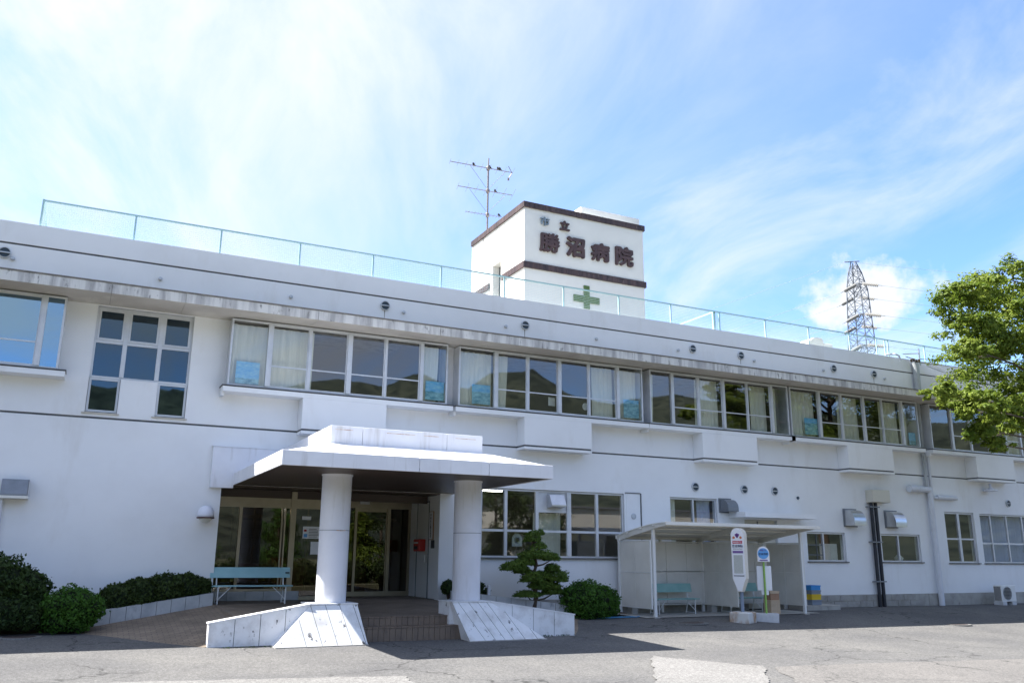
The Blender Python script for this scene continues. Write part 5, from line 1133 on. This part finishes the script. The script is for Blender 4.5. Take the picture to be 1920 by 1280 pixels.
b = MB()
for i, (x, y, z, r_) in enumerate(TREE):
    clump(b, (x, y, z), (r_*1.12, r_*1.12, r_*.86), int(1500*(r_**1.7))+170, .135, .86, max(8, int(17*r_)), .26)
    for k in range(9):                                    # ragged sprays at the outline
        d = rdir(); d.z *= .5; clump(b, Vector((x, y, z))+d*r_*random.uniform(1.0, 1.4), (r_*.34, r_*.34, r_*.14), int(85*r_)+22, .135, .6, 4, .5)
b.build('crown', 'leaf_tree', Tr)

def shrub(name, label, cat, blobs, ma, n, s, base, group=None, stems=3):
    T_ = thing(name, label, cat, base, 0, group)
    b = MB()
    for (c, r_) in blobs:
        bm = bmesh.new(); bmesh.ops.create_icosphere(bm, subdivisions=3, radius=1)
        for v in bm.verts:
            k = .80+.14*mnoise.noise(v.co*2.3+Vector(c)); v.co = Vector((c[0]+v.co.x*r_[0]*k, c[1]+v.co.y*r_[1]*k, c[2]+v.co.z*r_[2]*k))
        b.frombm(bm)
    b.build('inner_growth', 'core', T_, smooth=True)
    b = MB()
    for (c, r_) in blobs:
        cv = Vector(c); tot = r_[0]*r_[1]+r_[0]*r_[2]+r_[1]*r_[2]
        for k in range(int(n*tot)):
            d = rdir()
            if d.z < -.75: continue
            q = .88+.20*mnoise.noise(d*2.6+cv)+.10*mnoise.noise(d*7+cv)+random.uniform(-.06, .08)+(random.uniform(.03, .16) if random.random() < .05 else 0)
            leaf(b, cv+Vector((d.x*r_[0], d.y*r_[1], d.z*r_[2]))*q, (d*.6+Vector((0, 0, .35))+rdir()*.9).normalized(), s*random.choice((.6, .8, 1., 1.2, 1.7)), random.uniform(.4, .7))
    b.build('foliage', ma, T_)
    b = MB()
    for k in range(stems):
        c, r_ = random.choice(blobs); b.tube([(base[0]+random.uniform(-.15, .15), base[1], base[2]-.05), (c[0]+random.uniform(-.1, .1), c[1], c[2])], [.035, .015], 6)
    b.build('stem', 'trunk', T_)
    return T_
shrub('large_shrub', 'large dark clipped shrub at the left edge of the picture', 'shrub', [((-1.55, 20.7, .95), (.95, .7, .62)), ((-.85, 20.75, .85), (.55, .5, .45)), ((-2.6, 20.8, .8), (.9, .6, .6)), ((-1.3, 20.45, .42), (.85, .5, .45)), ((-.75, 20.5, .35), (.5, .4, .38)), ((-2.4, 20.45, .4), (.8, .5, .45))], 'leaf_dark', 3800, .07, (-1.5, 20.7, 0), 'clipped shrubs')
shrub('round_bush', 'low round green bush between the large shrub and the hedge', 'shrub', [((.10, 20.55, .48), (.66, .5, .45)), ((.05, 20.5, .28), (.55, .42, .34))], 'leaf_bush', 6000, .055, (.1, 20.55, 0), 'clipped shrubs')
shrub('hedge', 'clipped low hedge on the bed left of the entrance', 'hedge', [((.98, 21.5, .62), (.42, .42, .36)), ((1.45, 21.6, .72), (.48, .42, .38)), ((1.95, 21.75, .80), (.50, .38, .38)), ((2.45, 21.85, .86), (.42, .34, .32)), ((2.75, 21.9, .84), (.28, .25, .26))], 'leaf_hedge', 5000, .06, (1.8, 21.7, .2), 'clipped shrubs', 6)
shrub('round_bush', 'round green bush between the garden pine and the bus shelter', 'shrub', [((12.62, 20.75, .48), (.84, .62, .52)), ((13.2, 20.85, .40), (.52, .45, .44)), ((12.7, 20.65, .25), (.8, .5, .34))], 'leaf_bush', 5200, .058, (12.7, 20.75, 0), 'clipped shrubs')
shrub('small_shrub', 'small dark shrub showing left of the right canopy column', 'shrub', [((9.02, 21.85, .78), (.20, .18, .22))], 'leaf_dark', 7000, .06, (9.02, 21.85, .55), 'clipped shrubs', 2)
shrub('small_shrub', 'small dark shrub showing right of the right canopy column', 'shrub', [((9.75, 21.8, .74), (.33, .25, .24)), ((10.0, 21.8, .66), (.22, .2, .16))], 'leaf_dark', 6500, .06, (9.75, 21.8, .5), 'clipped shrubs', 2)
# cloud-pruned garden pine
PADS = [(11.15, 2.08, .24, .22), (11.38, 2.22, .11, .12), (11.19, 1.61, .47, .18), (11.56, 1.56, .25, .15), (10.51, 1.31, .36, .18), (10.83, 1.43, .30, .15), (11.03, 1.02, .34, .2), (11.4, 1.09, .27, .16), (11.81, 1.05, .34, .25), (11.56, .81, .40, .2), (10.96, .61, .37, .12), (11.72, .67, .32, .14), (10.78, 1.22, .24, .14), (11.62, 1.30, .22, .13), (11.28, 1.86, .22, .13), (11.22, .84, .28, .15)]
Pn = thing('garden_pine', 'cloud-pruned garden pine with layered pads right of the entrance', 'tree', (11.1, 20.95, .3))
b = MB(); tr_ = [(11.1, 20.95, .2), (11.2, 20.95, .6), (11.05, 20.95, 1.0), (11.2, 20.95, 1.4), (11.1, 20.95, 1.75), (11.2, 20.95, 2.15)]; b.tube(tr_, [.075, .065, .05, .04, .028, .012], 8); b.build('trunk', 'trunk', Pn, smooth=True)
for i, (x, z, rx, rz) in enumerate(PADS):
    y = 20.95+random.uniform(-.16, .16); zz_ = min(max(.45, z-.22), 1.95); p0 = Vector((11.12, 20.95, zz_))
    b = MB(); b.tube([p0, p0+(Vector((x, y, z-rz*.4))-p0)*.55+Vector((0, 0, -.03)), (x, y, z-rz*.3)], [.03, .022, .012], 6); b.build('limb', 'trunk', Pn, smooth=True)
    b = MB(); c = Vector((x, y, z))
    rx *= 1.04; rz *= 1.08
    for k in range(int(9000*(rx*rx+2*rx*rz))):
        d = rdir(); d.z = d.z if d.z > -.35 else -.35*random.random()
        q = .84+.36*mnoise.noise(d*2.9+c*3)+.14*mnoise.noise(d*8+c)+random.uniform(-.18, .12)
        leaf(b, c+Vector((d.x*rx, d.y*rx*.9, d.z*rz))*q, (d*.5+Vector((0, 0, .6))+rdir()*.8).normalized(), .07*random.uniform(.6, 1.3), .4)
    b.build('needle_pad', 'leaf_pine', Pn)
# weeds at wall feet
b = MB()
for (x0, x1, y) in ((10.3, 12.4, 20.42), (2.6, 5.4, 17.36), (9.4, 10.4, 17.62)):
    for k in range(40):
        x = random.uniform(x0, x1); p = Vector((x, y+random.uniform(-.04, .03), zg(x, y)+.012))
        for q in range(3): leaf(b, p+Vector((random.uniform(-.03, .03), 0, random.uniform(0, .03))), (Vector((0, -1, .3))+rdir()*.7).normalized(), random.uniform(.02, .05), .3)
tag(b.build('weeds', 'leaf_dark', None), 'tiny weeds growing at the foot of the ramp walls', kind='stuff', cat='weeds')

# ------------------------------------------------------------------ what the windows mirror: hills and buildings across the lot
hp = [(-80, 7), (-50, 8.5), (-25, 9.5), (0, 10.2), (11, 10.8), (12.5, 11.6), (15, 11.8), (17.4, 11.6), (20, 12.1), (23.4, 11.3), (25, 12.4), (28, 12.9), (29, 12.1), (30.6, 10.9), (34, 10.3), (35, 10.7), (38, 11.0), (39.5, 10.6), (46.7, 9.5), (50, 9.0), (65, 7.5), (85, 5.5)]
b = MB(); rows = 14; cols = 220
for i in range(cols+1):
    a = -80+165*i/cols; top = math.tan(R(lerp(a, [p[0] for p in hp], [p[1] for p in hp])))*1.0
    for j in range(rows+1):
        t = j/rows; dist = 330+620*t; hgt = top*950*(t**1.25)
        x, y = dist*math.sin(R(a)), -dist*math.cos(R(a))
        hgt += (mnoise.noise(Vector((x*.02, y*.02, 0)))*22+mnoise.noise(Vector((x*.09, y*.09, 3)))*9)*min(1, t*2)*(1 if j < rows else .35)
        b.v.append((x+9, y+22, max(-5, hgt-3)))
b.f = [(i*(rows+1)+j, i*(rows+1)+j+1, (i+1)*(rows+1)+j+1, (i+1)*(rows+1)+j) for i in range(cols) for j in range(rows)]
tag(b.build('hills', 'hill', None, local=True, smooth=True, fix=True), 'dark wooded hills seen mirrored in the upper windows', kind='structure')
Lb = thing('low_building', 'low pale building seen mirrored in the ground floor window right of the porch', 'building', (44, -20, -.3))
b = MB(); b.box(32, 58, -26, -20, -.3, 3.9); b.build('wall', 'house_white', Lb)
b = MB(); b.box(31, 59, -27, -18.6, 3.905, 5.6); b.build('roof_band', 'house_white', Lb)
b = MB(); b.box(30.8, 59.2, -27.2, -18.4, 5.605, 5.75); b.build('roof', 'house_roof', Lb)
for k in range(6):
    b = MB(); b.box(33.5+k*4, 36+k*4, -20.0, -19.95, 1.0, 2.9); b.build('window', 'vent_dark', Lb)
shrub('blocker_hedge', 'unseen long hedge added behind the viewer to darken reflections in the entrance glazing', 'hedge', [((x_, -5.0+.3*math.sin(x_), .45), (1.1, .6, .95)) for x_ in range(-6, 40, 2)], 'leaf_hedge', 420, .16, (16, -5, -.2), None, 8)  # added out of view: hides the bright far ground from the entrance glass
def far_tree(name, lab, x, y, h, r_, ma, conic):
    T_ = thing(name, lab, 'tree', (x, y, zg(x, y)-.05), 0, 'trees across the forecourt')
    z0 = zg(x, y); b = MB(); b.tube([(x, y, z0-.1), (x, y, z0+h*.6), (x, y, z0+h*.95)], [.16, .10, .02], 8); b.build('trunk', 'trunk', T_)
    b = MB()
    for k in range(26):
        t = (k+.5)/26; 
        if conic: rr = r_*(1-t)*1.0+.15; d = rdir(); c = (x+d.x*rr*.6, y+d.y*rr*.6, z0+.5+(h-.6)*t)
        else: rr = r_*.42; d = rdir(); c = (x+d.x*r_*.75, y+d.y*r_*.75, z0+h*.62+d.z*h*.32)
        clump(b, c, (rr*.75, rr*.75, rr*.55), 260, .22, .8, 6, .4)
    b.build('crown', ma, T_)
far_tree('conifer', 'green conifer seen mirrored in the sliding entrance door', 17.0, -8.0, 5.6, 2.0, 'leaf_tree', True)
far_tree('conifer', 'dark conifer seen mirrored left of the sliding entrance door', 11.5, -10.0, 6.0, 2.0, 'leaf_bush', True)
far_tree('bare_branched_tree', 'dark spreading tree seen mirrored in the window beside the pine', 25.5, -9.0, 7.5, 3.2, 'leaf_hedge', False)
far_tree('conifer', 'dark conifer seen mirrored in the left entrance glazing', 6.0, -9.5, 6.5, 2.2, 'leaf_bush', True)
far_tree('conifer', 'broad dark conifer seen mirrored behind the bench', 2.5, -13.0, 7.0, 2.4, 'leaf_hedge', True)
far_tree('bare_branched_tree', 'dark spreading tree seen mirrored in the glass right of the sliding door', 20.5, -14.0, 7.5, 3.4, 'leaf_hedge', False)
far_tree('bare_branched_tree', 'second dark tree seen mirrored beside the low building', 30.5, -13.0, 7.0, 3.0, 'leaf_hedge', False)
